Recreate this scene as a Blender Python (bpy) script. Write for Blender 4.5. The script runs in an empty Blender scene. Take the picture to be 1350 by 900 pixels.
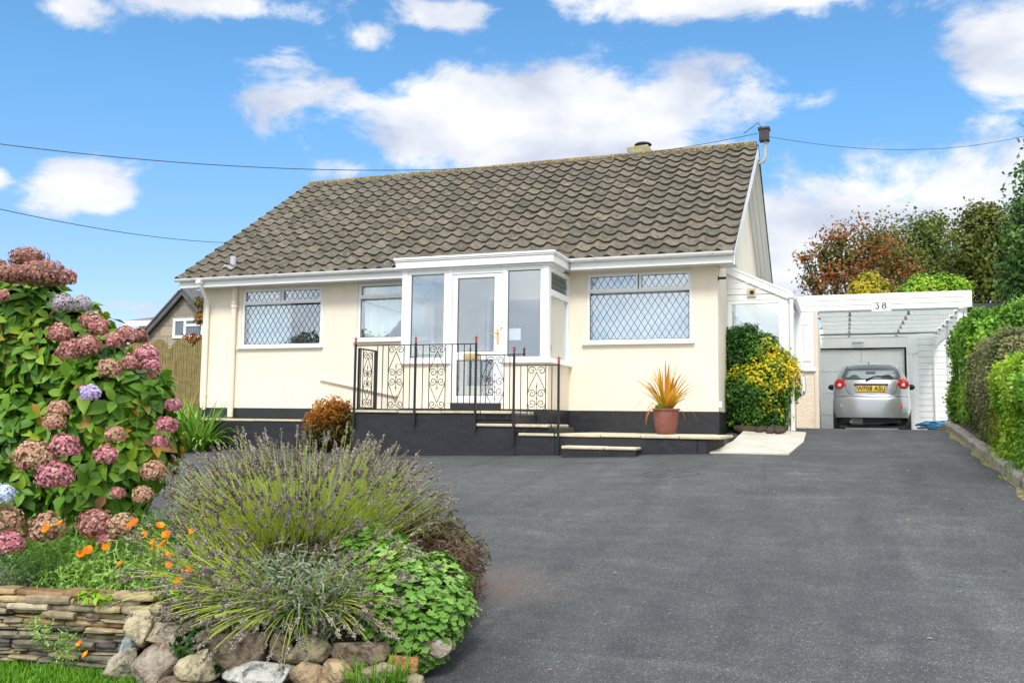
import bpy, bmesh, math, random
import numpy as np
from mathutils import Vector, Matrix, noise
random.seed(7); rng = np.random.default_rng(7)
R_ = math.radians
C = bpy.context.scene.collection
scene = bpy.context.scene

# ------------------------------------------------------------------ camera
FPX = 1200.0; PITCH, ROLL, YAW = R_(5.02), R_(.72), R_(20.1)
Fv = Vector((-math.sin(YAW)*math.cos(PITCH), math.cos(YAW)*math.cos(PITCH), math.sin(PITCH)))
Rv = Vector((math.cos(YAW), math.sin(YAW), 0)); Uv = Rv.cross(Fv)
Rc = math.cos(ROLL)*Rv + math.sin(ROLL)*Uv; Uc = -math.sin(ROLL)*Rv + math.cos(ROLL)*Uv
CAM = Vector((0, 0, 1.5))
cd = bpy.data.cameras.new('camera'); cam = bpy.data.objects.new('camera', cd); C.objects.link(cam)
cd.sensor_width = 36; cd.lens = FPX/1350*36; cd.clip_start = .05; cd.clip_end = 3000
cam.matrix_world = Matrix(((Rc.x, Uc.x, -Fv.x, CAM.x), (Rc.y, Uc.y, -Fv.y, CAM.y), (Rc.z, Uc.z, -Fv.z, CAM.z), (0, 0, 0, 1)))
scene.camera = cam

def at(px, py, X=None, Y=None, Z=None, D=None):
    """the point of the place seen at a photo pixel, on a plane X / Y / Z = const or at distance D"""
    d = Fv + Rc*((px-675)/FPX) - Uc*((py-450)/FPX)
    t = X/d.x if X is not None else Y/d.y if Y is not None else (Z-1.5)/d.z if Z is not None else D
    return CAM + d*t

# ------------------------------------------------------------------ light
SUN_EL, SUN_AZ = R_(46), R_(14)          # azimuth measured from -Y, positive towards +X
sun_dir = Vector((math.sin(SUN_AZ)*math.cos(SUN_EL), -math.cos(SUN_AZ)*math.cos(SUN_EL), math.sin(SUN_EL)))
sl = bpy.data.lights.new('sun', 'SUN'); sl.energy = 2.3; sl.angle = R_(16); sl.color = (1, .955, .88)
so = bpy.data.objects.new('sun', sl); C.objects.link(so); so.location = (0, -20, 30)
so.rotation_euler = sun_dir.to_track_quat('Z', 'Y').to_euler()
scene.view_settings.view_transform = 'Standard'; scene.view_settings.look = 'None'
scene.view_settings.exposure = 0.4; scene.view_settings.gamma = 1
scene.view_settings.use_curve_mapping = False

def mathn(nt, op, a, b=None, c=None, clamp=False):
    n = nt.nodes.new('ShaderNodeMath'); n.operation = op; n.use_clamp = clamp
    for i, v in enumerate((a, b, c)):
        if v is None: continue
        if isinstance(v, (int, float)): n.inputs[i].default_value = v
        else: nt.links.new(v, n.inputs[i])
    return n.outputs[0]

W = bpy.data.worlds.new('World'); scene.world = W; W.use_nodes = True
nt = W.node_tree; nt.nodes.clear()
out = nt.nodes.new('ShaderNodeOutputWorld'); bg = nt.nodes.new('ShaderNodeBackground')
SKYS = .13
bg.inputs[1].default_value = SKYS
sky = nt.nodes.new('ShaderNodeTexSky'); sky.sky_type = 'NISHITA'; sky.sun_disc = False
sky.sun_elevation = SUN_EL; sky.sun_rotation = math.atan2(sun_dir.x, sun_dir.y); sky.air_density = 1.0; sky.dust_density = .6; sky.ozone_density = 1.6
tc = nt.nodes.new('ShaderNodeTexCoord'); sep = nt.nodes.new('ShaderNodeSeparateXYZ')
nt.links.new(tc.outputs['Generated'], sep.inputs[0])
az = mathn(nt, 'ARCTAN2', sep.outputs[0], sep.outputs[1]); el = mathn(nt, 'ARCSINE', sep.outputs[2])
n1 = nt.nodes.new('ShaderNodeTexNoise'); n1.inputs['Scale'].default_value = 7.5; n1.inputs['Detail'].default_value = 10; n1.inputs['Roughness'].default_value = .6
n1.inputs['Distortion'].default_value = .25
mp = nt.nodes.new('ShaderNodeMapping'); mp.inputs['Scale'].default_value = (1, 1, 1.9)
nt.links.new(tc.outputs['Generated'], mp.inputs[0]); nt.links.new(mp.outputs[0], n1.inputs[0])
def azel(px, py):
    d = (at(px, py, D=1)-CAM).normalized(); return math.atan2(d.x, d.y), math.asin(d.z)
CL = [(715, 165, 255, 80, 1.15), (860, 135, 130, 55, .9), (500, 130, 80, 34, .75), (300, 2, 115, 20, .9), (590, 22, 70, 26, .8), (385, 78, 60, 24, .6),
      (490, 58, 60, 28, .6), (104, 245, 66, 36, 1), (-5, 235, 26, 16, .8), (92, 8, 42, 22, .55), (470, 222, 100, 34, .7), (930, 2, 200, 26, .95),
      (860, 75, 58, 30, .45), (965, 55, 70, 25, .25), (1325, 75, 85, 80, .85), (1230, 40, 40, 26, .4), (1210, 265, 210, 70, 1), (1060, 310, 100, 85, .9), (1030, 215, 45, 40, .5),
      (1340, 240, 130, 80, .8), (200, 405, 55, 14, .5), (760, 230, 300, 50, .7)]
tot = None
for (x, y, rx, ry, w) in CL:
    a0, e0 = azel(x, y)
    u = mathn(nt, 'MULTIPLY', mathn(nt, 'SUBTRACT', az, a0), FPX/rx*.93); v = mathn(nt, 'MULTIPLY', mathn(nt, 'SUBTRACT', el, e0), FPX/ry*.95)
    r2 = mathn(nt, 'ADD', mathn(nt, 'MULTIPLY', u, u), mathn(nt, 'MULTIPLY', v, v))
    g = mathn(nt, 'MULTIPLY', mathn(nt, 'EXPONENT', mathn(nt, 'MULTIPLY', r2, -.8)), w)
    tot = g if tot is None else mathn(nt, 'MAXIMUM', tot, g)
# unseen part of the sky: dense noise cloud added as fill light
behind = mathn(nt, 'GREATER_THAN', mathn(nt, 'ABSOLUTE', mathn(nt, 'ADD', az, YAW)), .75)
high = mathn(nt, 'GREATER_THAN', el, .62)
tot = mathn(nt, 'MAXIMUM', tot, mathn(nt, 'MULTIPLY', mathn(nt, 'MAXIMUM', behind, high), .8))
nz = mathn(nt, 'MULTIPLY', mathn(nt, 'SUBTRACT', n1.outputs[0], .5), 2.3)
dens = mathn(nt, 'ADD', tot, nz)
mr = nt.nodes.new('ShaderNodeMapRange'); mr.interpolation_type = 'SMOOTHSTEP'
nt.links.new(dens, mr.inputs[0]); mr.inputs[1].default_value = .36; mr.inputs[2].default_value = .76; mr.inputs[4].default_value = .97
n2 = nt.nodes.new('ShaderNodeTexNoise'); n2.inputs['Scale'].default_value = 9; n2.inputs['Detail'].default_value = 5
nt.links.new(mp.outputs[0], n2.inputs[0])
cr = nt.nodes.new('ShaderNodeValToRGB')
cr.color_ramp.elements[0].position = .36; cr.color_ramp.elements[0].color = (.50, .54, .64, 1)
cr.color_ramp.elements[1].position = .62; cr.color_ramp.elements[1].color = (.80, .81, .83, 1)
nt.links.new(n2.outputs[0], cr.inputs[0])
def vm(nt, op, a, b):
    n = nt.nodes.new('ShaderNodeVectorMath'); n.operation = op
    for i, v in enumerate((a, b)):
        if isinstance(v, tuple): n.inputs[i].default_value = v
        elif isinstance(v, float): n.inputs[3].default_value = v
        else: nt.links.new(v, n.inputs[i])
    return n.outputs[0]
cl = vm(nt, 'SCALE', cr.outputs[0], 1/SKYS)
br = nt.nodes.new('ShaderNodeMapRange'); br.inputs[1].default_value = .5; br.inputs[2].default_value = .8; br.inputs[3].default_value = 1.0; br.inputs[4].default_value = 2.2   # unseen cloud overhead and behind brightened as added fill light
nt.links.new(mathn(nt, 'MAXIMUM', el, mathn(nt, 'MULTIPLY', behind, .66)), br.inputs[0]); cl2 = nt.nodes.new('ShaderNodeVectorMath'); cl2.operation = 'SCALE'; nt.links.new(cl, cl2.inputs[0]); nt.links.new(br.outputs[0], cl2.inputs[3]); cl = cl2.outputs[0]
tm = nt.nodes.new('ShaderNodeMix'); tm.data_type = 'RGBA'; tf_ = nt.nodes.new('ShaderNodeMapRange'); tf_.inputs[1].default_value = .02; tf_.inputs[2].default_value = .34; nt.links.new(el, tf_.inputs[0])
nt.links.new(tf_.outputs[0], tm.inputs[0]); tm.inputs[6].default_value = (.80, .74, .86, 1); tm.inputs[7].default_value = (.66, 1.06, 1.24, 1)
skc = vm(nt, 'MULTIPLY', sky.outputs[0], tm.outputs[2])
mx = nt.nodes.new('ShaderNodeMix'); mx.data_type = 'RGBA'
nt.links.new(mr.outputs[0], mx.inputs[0]); nt.links.new(skc, mx.inputs[6]); nt.links.new(cl, mx.inputs[7])
nt.links.new(mx.outputs[2], bg.inputs[0]); nt.links.new(bg.outputs[0], out.inputs[0])

# ------------------------------------------------------------------ materials
def newmat(name):
    m = bpy.data.materials.new(name); m.use_nodes = True; return m, m.node_tree, m.node_tree.nodes['Principled BSDF']
def mat(name, col, rough=.6, metal=0., bump=0., bscale=40, var=0., vscale=3, spec=.5, coord='Object', dark=None, dpos=(.5, .7), dscale=2.):
    """plain material with value variation, an optional second colour in blotches, and bump"""
    m, t, b = newmat(name)
    b.inputs['Roughness'].default_value = rough; b.inputs['Metallic'].default_value = metal; b.inputs['Specular IOR Level'].default_value = spec
    co = t.nodes.new('ShaderNodeTexCoord').outputs[coord]
    col = tuple(col)+(1,) if len(col) == 3 else col
    b.inputs['Base Color'].default_value = col; cur = None
    if var:
        n = t.nodes.new('ShaderNodeTexNoise'); n.inputs['Scale'].default_value = vscale; n.inputs['Detail'].default_value = 6; n.inputs['Roughness'].default_value = .65
        t.links.new(co, n.inputs[0]); r = t.nodes.new('ShaderNodeValToRGB'); r.color_ramp.elements[0].position = .3; r.color_ramp.elements[1].position = .7
        r.color_ramp.elements[0].color = tuple(c*(1-var) for c in col[:3])+(1,); r.color_ramp.elements[1].color = tuple(min(1, c*(1+var)) for c in col[:3])+(1,)
        t.links.new(n.outputs[0], r.inputs[0]); cur = r.outputs[0]
    if dark:
        n = t.nodes.new('ShaderNodeTexNoise'); n.inputs['Scale'].default_value = dscale; n.inputs['Detail'].default_value = 8; n.inputs['Roughness'].default_value = .7
        t.links.new(co, n.inputs[0]); r = t.nodes.new('ShaderNodeMapRange'); r.inputs[1].default_value = dpos[0]; r.inputs[2].default_value = dpos[1]
        t.links.new(n.outputs[0], r.inputs[0]); x = t.nodes.new('ShaderNodeMix'); x.data_type = 'RGBA'
        t.links.new(r.outputs[0], x.inputs[0]); x.inputs[7].default_value = tuple(dark)+(1,)
        if cur: t.links.new(cur, x.inputs[6])
        else: x.inputs[6].default_value = col
        cur = x.outputs[2]
    if cur: t.links.new(cur, b.inputs['Base Color'])
    if bump:
        n = t.nodes.new('ShaderNodeTexNoise'); n.inputs['Scale'].default_value = bscale; n.inputs['Detail'].default_value = 5
        t.links.new(co, n.inputs[0]); bp = t.nodes.new('ShaderNodeBump'); bp.inputs['Strength'].default_value = bump; bp.inputs['Distance'].default_value = .02
        t.links.new(n.outputs[0], bp.inputs['Height']); t.links.new(bp.outputs[0], b.inputs['Normal'])
    return m
def leafmat(name, stops, rough=.5, trans=.25, spec=.2):
    """foliage: colour picked per leaf from the mesh attribute rnd"""
    m, t, b = newmat(name); b.inputs['Roughness'].default_value = rough; b.inputs['Specular IOR Level'].default_value = spec
    a = t.nodes.new('ShaderNodeAttribute'); a.attribute_name = 'rnd'; r = t.nodes.new('ShaderNodeValToRGB')
    els = r.color_ramp.elements
    while len(els) < len(stops): els.new(.5)
    for e, (p, c) in zip(els, stops): e.position = p; e.color = tuple(c)+(1,)
    t.links.new(a.outputs['Fac'], r.inputs[0]); t.links.new(r.outputs[0], b.inputs['Base Color'])
    if trans:
        tr = t.nodes.new('ShaderNodeBsdfTranslucent'); t.links.new(r.outputs[0], tr.inputs[0])
        ms = t.nodes.new('ShaderNodeMixShader'); ms.inputs[0].default_value = trans
        t.links.new(b.outputs[0], ms.inputs[1]); t.links.new(tr.outputs[0], ms.inputs[2]); t.links.new(ms.outputs[0], t.nodes['Material Output'].inputs[0])
    return m
def glassmat(name, tint=(.93, .96, .95), refl=.12, rough=.0):
    m, t, b = newmat(name); t.nodes.remove(b)
    tr = t.nodes.new('ShaderNodeBsdfTransparent'); tr.inputs[0].default_value = tuple(tint)+(1,)
    gl = t.nodes.new('ShaderNodeBsdfGlossy'); gl.inputs['Roughness'].default_value = rough; gl.inputs[0].default_value = (.9, .95, 1, 1)
    fr = t.nodes.new('ShaderNodeLayerWeight'); fr.inputs[0].default_value = .5
    f = mathn(t, 'ADD', mathn(t, 'MULTIPLY', mathn(t, 'POWER', fr.outputs['Facing'], 4.), .9), refl+.04, clamp=True)
    ms = t.nodes.new('ShaderNodeMixShader'); t.links.new(f, ms.inputs[0]); t.links.new(tr.outputs[0], ms.inputs[1]); t.links.new(gl.outputs[0], ms.inputs[2])
    t.links.new(ms.outputs[0], t.nodes['Material Output'].inputs[0]); return m

M = {}
M['cream'] = mat('cream_render', (.80, .72, .59), .85, bump=.35, bscale=55, var=.05, vscale=1.2, dark=(.66, .58, .45), dpos=(.58, .85), dscale=.9)
def streaks(m, col, f):
    t = m.node_tree; b = t.nodes['Principled BSDF']; src = b.inputs['Base Color'].links[0].from_socket; co = t.nodes.new('ShaderNodeTexCoord').outputs['Object']
    for sc, lo, hi, k in (((3, 3, .7), .5, .8, 1.), ((1.2, 1.2, 1.6), .5, .75, .7)):
        mp_ = t.nodes.new('ShaderNodeMapping'); mp_.inputs['Scale'].default_value = sc; t.links.new(co, mp_.inputs[0]); n = t.nodes.new('ShaderNodeTexNoise'); n.inputs['Scale'].default_value = 1.3; n.inputs['Detail'].default_value = 9; n.inputs['Roughness'].default_value = .7; t.links.new(mp_.outputs[0], n.inputs[0])
        q = t.nodes.new('ShaderNodeMapRange'); q.inputs[1].default_value = lo; q.inputs[2].default_value = hi; q.inputs[4].default_value = f*k; t.links.new(n.outputs[0], q.inputs[0])
        x = t.nodes.new('ShaderNodeMix'); x.data_type = 'RGBA'; t.links.new(q.outputs[0], x.inputs[0]); t.links.new(src, x.inputs[6]); x.inputs[7].default_value = tuple(col)+(1,); src = x.outputs[2]
    t.links.new(src, b.inputs['Base Color'])
streaks(M['cream'], (.62, .54, .41), .26)
M['creamp'] = mat('cream_paint', (.80, .715, .58), .6, var=.04, bump=.08, bscale=30)
M['upvc'] = mat('white_upvc', (.82, .83, .83), .3, var=.03, vscale=1.5)
M['whitew'] = mat('white_painted_wood', (.83, .83, .80), .5, var=.05, vscale=4, dark=(.55, .54, .48), dpos=(.62, .85), dscale=5)
M['soffit'] = mat('white_soffit', (.74, .74, .72), .4, var=.03)
M['black'] = mat('black_plinth_paint', (.014, .015, .019), .5, bump=.5, bscale=9, var=.25, vscale=3)
M['slab'] = mat('sandstone_slab', (.56, .49, .34), .8, bump=.4, bscale=30, var=.16, vscale=6, dark=(.30, .25, .15), dpos=(.55, .75), dscale=4)
M['conc'] = mat('pale_concrete', (.52, .49, .41), .9, bump=.3, bscale=60, var=.12, vscale=2.5, dark=(.38, .33, .22), dpos=(.5, .75), dscale=1.6)
M['iron'] = mat('black_iron', (.012, .012, .013), .4, var=.2)
M['rediron'] = mat('red_painted_iron', (.30, .035, .03), .45, var=.2)
M['glass'] = glassmat('window_glass', refl=.17)
M['glassd'] = glassmat('window_glass_reflective', (.88, .93, .95), .2)
M['lead'] = mat('lead_came', (.05, .065, .085), .45)
M['leadw'] = mat('pale_lead', (.55, .58, .56), .5)
M['gasket'] = mat('grey_gasket', (.12, .13, .13), .6)
M['brass'] = mat('brass', (.75, .52, .2), .28, metal=.9)
M['room'] = mat('room_wall', (.62, .66, .68), .9)
M['roomw'] = mat('porch_inner_wall', (.86, .88, .84), .9)
M['pipeg'] = mat('grey_lead_pipe', (.42, .44, .46), .6, var=.15, vscale=8)
M['dark'] = mat('dark_void', (.01, .01, .01), .9)
M['soil'] = mat('garden_soil', (.06, .042, .028), .95, bump=1, bscale=25, var=.4, vscale=9)
M['terracotta'] = mat('terracotta', (.19, .06, .042), .65, bump=.2, bscale=12, var=.18, vscale=3, dark=(.2, .12, .1), dpos=(.55, .8), dscale=3)
M['bark'] = mat('bark', (.09, .07, .05), .9, bump=.8, bscale=20, var=.3, vscale=6)

def tile_mat(name, base, lich):
    m, t, b = newmat(name); b.inputs['Roughness'].default_value = .85; b.inputs['Specular IOR Level'].default_value = .25
    co = t.nodes.new('ShaderNodeTexCoord').outputs['Object']
    a = t.nodes.new('ShaderNodeAttribute'); a.attribute_name = 'rnd'
    r = t.nodes.new('ShaderNodeValToRGB'); e = r.color_ramp.elements
    e[0].position = 0; e[0].color = tuple(c*.72 for c in base)+(1,); e[1].position = 1; e[1].color = (base[0]*1.32, base[1]*1.28, base[2]*1.22, 1)
    t.links.new(a.outputs['Fac'], r.inputs[0]); cur = r.outputs[0]
    for sc, lo, hi, col, f in ((9, .52, .62, (.055, .045, .03), .75), (1.3, .46, .62, (.075, .072, .05), .6), (2.6, .55, .66, (.19, .17, .12), .5), (30, .57, .64, (.028, .024, .017), .9), (11, .57, .66, (.24, .235, .19), .5), (26, .66, .72, lich, .8), (5, .62, .72, (.28, .26, .21), .6)):
        n = t.nodes.new('ShaderNodeTexNoise'); n.inputs['Scale'].default_value = sc; n.inputs['Detail'].default_value = 6; n.inputs['Roughness'].default_value = .6
        t.links.new(co, n.inputs[0]); q = t.nodes.new('ShaderNodeMapRange'); q.inputs[1].default_value = lo; q.inputs[2].default_value = hi; q.inputs[4].default_value = f
        t.links.new(n.outputs[0], q.inputs[0]); x = t.nodes.new('ShaderNodeMix'); x.data_type = 'RGBA'; t.links.new(q.outputs[0], x.inputs[0])
        t.links.new(cur, x.inputs[6]); x.inputs[7].default_value = tuple(col)+(1,); cur = x.outputs[2]
    t.links.new(cur, b.inputs['Base Color'])
    n = t.nodes.new('ShaderNodeTexNoise'); n.inputs['Scale'].default_value = 60; t.links.new(co, n.inputs[0])
    bp = t.nodes.new('ShaderNodeBump'); bp.inputs['Strength'].default_value = .4; bp.inputs['Distance'].default_value = .01
    t.links.new(n.outputs[0], bp.inputs['Height']); t.links.new(bp.outputs[0], b.inputs['Normal'])
    return m
M['tile'] = tile_mat('roof_tile', (.138, .122, .092), (.36, .33, .25))
M['tile_edge'] = mat('shade_painted_tile_edge', (.045, .04, .03), .9, var=.4, vscale=10)  # tile butts coloured dark to paint in the shadow line under each course
M['ridge'] = tile_mat('ridge_tile', (.12, .10, .075), (.50, .32, .04))
for n_ in [x for x in M['ridge'].node_tree.nodes if x.type == 'MAP_RANGE' and abs(x.inputs[1].default_value-.66) < .005]: n_.inputs[1].default_value = .52; n_.inputs[2].default_value = .6

RUST = (-2.35, 5.9, .40)      # old rust-brown stain on the drive
def tarmac_mat():
    m, t, b = newmat('tarmac'); b.inputs['Roughness'].default_value = .82; b.inputs['Specular IOR Level'].default_value = .35
    co = t.nodes.new('ShaderNodeTexCoord').outputs['Object']
    v = t.nodes.new('ShaderNodeTexVoronoi'); v.inputs['Scale'].default_value = 210; t.links.new(co, v.inputs[0])
    sp = t.nodes.new('ShaderNodeSeparateColor'); t.links.new(v.outputs['Color'], sp.inputs[0])
    r = t.nodes.new('ShaderNodeValToRGB'); e = r.color_ramp.elements
    e[0].position = 0; e[0].color = (.023, .025, .025, 1); e[1].position = .55; e[1].color = (.062, .066, .066, 1)
    for p, c in ((.9, (.078, .082, .082)), (.975, (.12, .12, .118)), (1, (.30, .29, .27))): q = e.new(p); q.color = c+(1,)
    t.links.new(sp.outputs[0], r.inputs[0]); cur = r.outputs[0]
    # wear: broad tracks and patches
    def lay(sc, lo, hi, col, f, scale3=(1, 1, 1), det=6, bt='MIX'):
        nonlocal cur
        mpn = t.nodes.new('ShaderNodeMapping'); mpn.inputs['Scale'].default_value = scale3; mpn.inputs['Rotation'].default_value = (0, 0, .5); t.links.new(co, mpn.inputs[0])
        n = t.nodes.new('ShaderNodeTexNoise'); n.inputs['Scale'].default_value = sc; n.inputs['Detail'].default_value = det; n.inputs['Roughness'].default_value = .6; n.inputs['Distortion'].default_value = .6
        t.links.new(mpn.outputs[0], n.inputs[0]); q = t.nodes.new('ShaderNodeMapRange'); q.inputs[1].default_value = lo; q.inputs[2].default_value = hi; q.inputs[4].default_value = f
        t.links.new(n.outputs[0], q.inputs[0]); x = t.nodes.new('ShaderNodeMix'); x.data_type = 'RGBA'; x.blend_type = bt; t.links.new(q.outputs[0], x.inputs[0])
        t.links.new(cur, x.inputs[6]); x.inputs[7].default_value = tuple(col)+(1,); cur = x.outputs[2]
    lay(.5, .42, .62, (1.3, 1.3, 1.28), 1, bt='MULTIPLY')
    lay(7, .62, .72, (.6, .6, .6), 1, (1, 6, 1), bt='MULTIPLY', det=3)
    lay(.35, .5, .7, (.74, .74, .75), 1, bt='MULTIPLY')
    lay(1.1, .5, .75, (1.35, 1.36, 1.36), 1, (1, 3.2, 1), bt='MULTIPLY')
    lay(.9, .67, .8, (.15, .11, .085), .5, (1, 1.5, 1))
    lay(1.6, .5, .72, (.76, .76, .77), 1, (1.5, .14, 1), bt='MULTIPLY'); lay(2.3, .55, .75, (1.22, 1.22, 1.2), 1, (1.8, .2, 1), bt='MULTIPLY')
    lay(3.2, .35, .65, (1.22, 1.22, 1.2), .8, (1, 1.6, 1), bt='MULTIPLY'); lay(4.7, .45, .7, (.80, .80, .80), .9, bt='MULTIPLY'); lay(26, .66, .74, (.5, .5, .5), .8, bt='MULTIPLY', det=3)
    vd = t.nodes.new('ShaderNodeVectorMath'); vd.operation = 'DISTANCE'; t.links.new(co, vd.inputs[0]); vd.inputs[1].default_value = RUST
    rn = t.nodes.new('ShaderNodeTexNoise'); rn.inputs['Scale'].default_value = 3; rn.inputs['Detail'].default_value = 6; t.links.new(co, rn.inputs[0])
    q = t.nodes.new('ShaderNodeMapRange'); q.inputs[1].default_value = 1.25; q.inputs[2].default_value = .45; q.inputs[4].default_value = .5; t.links.new(mathn(t, 'ADD', vd.outputs['Value'], rn.outputs[0]), q.inputs[0])
    x = t.nodes.new('ShaderNodeMix'); x.data_type = 'RGBA'; t.links.new(q.outputs[0], x.inputs[0]); t.links.new(cur, x.inputs[6]); x.inputs[7].default_value = (.17, .115, .085, 1); cur = x.outputs[2]
    t.links.new(cur, b.inputs['Base Color'])
    bp = t.nodes.new('ShaderNodeBump'); bp.inputs['Strength'].default_value = .55; bp.inputs['Distance'].default_value = .006
    t.links.new(sp.outputs[1], bp.inputs['Height']); t.links.new(bp.outputs[0], b.inputs['Normal'])
    return m
M['tarmac'] = tarmac_mat()

# ------------------------------------------------------------------ builders
ORG = {}
def org(o): return ORG.get(o.name, Vector((0, 0, 0))) if o else Vector((0, 0, 0))
class MB:
    def __init__(s): s.v = []; s.f = []; s.m = []; s.r = []; s.mi = 0; s.rnd = 0.
    def add(s, vs, fs):
        b = len(s.v); s.v += [tuple(p) for p in vs]; s.f += [tuple(i+b for i in f) for f in fs]; s.m += [s.mi]*len(fs); s.r += [s.rnd]*len(vs)
    def box(s, x0, x1, y0, y1, z0, z1):
        if x0 > x1: x0, x1 = x1, x0
        s.add([(x, y, z) for z in (z0, z1) for y in (y0, y1) for x in (x0, x1)], [(0, 2, 3, 1), (4, 5, 7, 6), (0, 1, 5, 4), (2, 6, 7, 3), (0, 4, 6, 2), (1, 3, 7, 5)])
    def bar(s, p, q, w, h, up=(0, 0, 1)):
        p, q = Vector(p), Vector(q); d = (q-p).normalized(); a = d.cross(Vector(up))
        if a.length < 1e-4: a = d.cross(Vector((1, 0, 0)))
        a.normalize(); b = a.cross(d).normalized(); a *= w/2; b *= h/2
        s.add([p-a-b, p+a-b, p+a+b, p-a+b, q-a-b, q+a-b, q+a+b, q-a+b], [(0, 1, 2, 3), (7, 6, 5, 4), (0, 4, 5, 1), (1, 5, 6, 2), (2, 6, 7, 3), (3, 7, 4, 0)])
    def tube(s, pts, r, n=8, cap=True):
        pts = [Vector(p) for p in pts]; rs = r if isinstance(r, (list, tuple)) else [r]*len(pts); ring = []; prev = None
        vs = []
        for i, p in enumerate(pts):
            d = (pts[min(i+1, len(pts)-1)]-pts[max(i-1, 0)]).normalized()
            if prev is None: a = d.orthogonal().normalized()
            else: a = (prev-d*prev.dot(d)).normalized() if (prev-d*prev.dot(d)).length > 1e-5 else d.orthogonal().normalized()
            prev = a; b = d.cross(a)
            for k in range(n): t = 2*math.pi*k/n; vs.append(p+(a*math.cos(t)+b*math.sin(t))*rs[i])
        fs = [(i*n+k, i*n+(k+1) % n, (i+1)*n+(k+1) % n, (i+1)*n+k) for i in range(len(pts)-1) for k in range(n)]
        if cap: fs += [tuple(range(n))[::-1], tuple((len(pts)-1)*n+k for k in range(n))]
        s.add(vs, fs)
    def prism(s, poly, axis, a, b):
        """poly in the plane across axis, extruded a..b"""
        def P(u, v, w): return {'x': (w, u, v), 'y': (u, w, v), 'z': (u, v, w)}[axis]
        n = len(poly); s.add([P(u, v, a) for u, v in poly]+[P(u, v, b) for u, v in poly], [tuple(range(n))[::-1], tuple(range(n, 2*n))]+[(i, (i+1) % n, n+(i+1) % n, n+i) for i in range(n)])
    def lathe(s, prof, c=(0, 0, 0), n=24, wob=None):
        vs = []
        for r, z in prof:
            for k in range(n):
                t = 2*math.pi*k/n; rr = r*(1 if not wob else wob(t, z)); vs.append((c[0]+rr*math.cos(t), c[1]+rr*math.sin(t), c[2]+z))
        s.add(vs, [(i*n+k, i*n+(k+1) % n, (i+1)*n+(k+1) % n, (i+1)*n+k) for i in range(len(prof)-1) for k in range(n)]+[tuple(range(n))[::-1], tuple((len(prof)-1)*n+k for k in range(n))])
    def ball(s, c, rx, ry=None, rz=None, n=12, m=8):
        ry = ry or rx; rz = rz or rx; vs = []
        for i in range(m+1):
            a = math.pi*i/m
            for k in range(n): t = 2*math.pi*k/n; vs.append((c[0]+rx*math.sin(a)*math.cos(t), c[1]+ry*math.sin(a)*math.sin(t), c[2]-rz*math.cos(a)))
        s.add(vs, [(i*n+k, i*n+(k+1) % n, (i+1)*n+(k+1) % n, (i+1)*n+k) for i in range(m) for k in range(n)])
    def build(s, name, m, parent=None, smooth=False, bevel=0, weld=False):
        me = bpy.data.meshes.new(name); o0 = org(parent); me.from_pydata([(v[0]-o0.x, v[1]-o0.y, v[2]-o0.z) for v in s.v], [], s.f)
        ms = m if isinstance(m, (list, tuple)) else [m]
        for x in ms: me.materials.append(M[x] if isinstance(x, str) else x)
        if len(ms) > 1: me.polygons.foreach_set('material_index', s.m)
        if any(s.r): a = me.attributes.new('rnd', 'FLOAT', 'POINT'); a.data.foreach_set('value', s.r)
        bm = bmesh.new(); bm.from_mesh(me)
        if weld: bmesh.ops.remove_doubles(bm, verts=bm.verts, dist=1e-5)
        bmesh.ops.recalc_face_normals(bm, faces=bm.faces); bm.to_mesh(me); bm.free()
        if smooth:
            me.polygons.foreach_set('use_smooth', [True]*len(me.polygons))
            try: me.set_sharp_from_angle(angle=R_(38))
            except Exception: pass
        o = bpy.data.objects.new(name, me); C.objects.link(o); o.parent = parent; ORG[o.name] = o0
        if bevel:
            b = o.modifiers.new('bevel', 'BEVEL'); b.width = bevel; b.segments = 2; b.limit_method = 'ANGLE'; b.angle_limit = R_(50)
        return o
def inst(name, parent, m, P, A, S, tv, tf, rnd, smooth=False):
    """many copies of a small template (leaves, petals) as ONE mesh; A = frames (n,3,3), columns = local axes"""
    P = np.asarray(P, float); n = len(P); tv = np.asarray(tv, float); k = len(tv); tf = np.asarray(tf); fs = tf.shape[1]
    S = np.asarray(S, float); S = S[:, None]*np.ones((1, 3)) if S.ndim == 1 else S
    V = P[:, None, :]+np.einsum('nij,nkj->nki', A, tv[None]*S[:, None, :]); o0 = np.array(org(parent)); V = (V-o0).reshape(-1, 3)
    Fc = (tf[None]+np.arange(n)[:, None, None]*k).reshape(-1)
    me = bpy.data.meshes.new(name); me.vertices.add(n*k); me.vertices.foreach_set('co', V.ravel().astype(np.float32))
    nf = n*len(tf); me.loops.add(nf*fs); me.loops.foreach_set('vertex_index', Fc.astype(np.int32)); me.polygons.add(nf)
    me.polygons.foreach_set('loop_start', np.arange(0, nf*fs, fs, dtype=np.int32)); me.update(calc_edges=True)
    a = me.attributes.new('rnd', 'FLOAT', 'POINT'); a.data.foreach_set('value', np.repeat(np.asarray(rnd, np.float32), k))
    if smooth: me.polygons.foreach_set('use_smooth', [True]*nf)
    me.materials.append(M[m] if isinstance(m, str) else m); me.validate()
    o = bpy.data.objects.new(name, me); C.objects.link(o); o.parent = parent; ORG[o.name] = Vector(o0); return o
def frames(Yax, Nax):
    Y = Yax/np.linalg.norm(Yax, axis=1, keepdims=True); X = np.cross(Y, Nax); X /= np.maximum(np.linalg.norm(X, axis=1, keepdims=True), 1e-6); Z = np.cross(X, Y)
    return np.stack([X, Y, Z], axis=2)
def thing(name, label, cat, loc=(0, 0, 0), group=None):
    o = bpy.data.objects.new(name, None); C.objects.link(o); o.location = loc; ORG[o.name] = Vector(loc); o.empty_display_size = .2
    return tag(o, label, cat, group)
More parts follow.
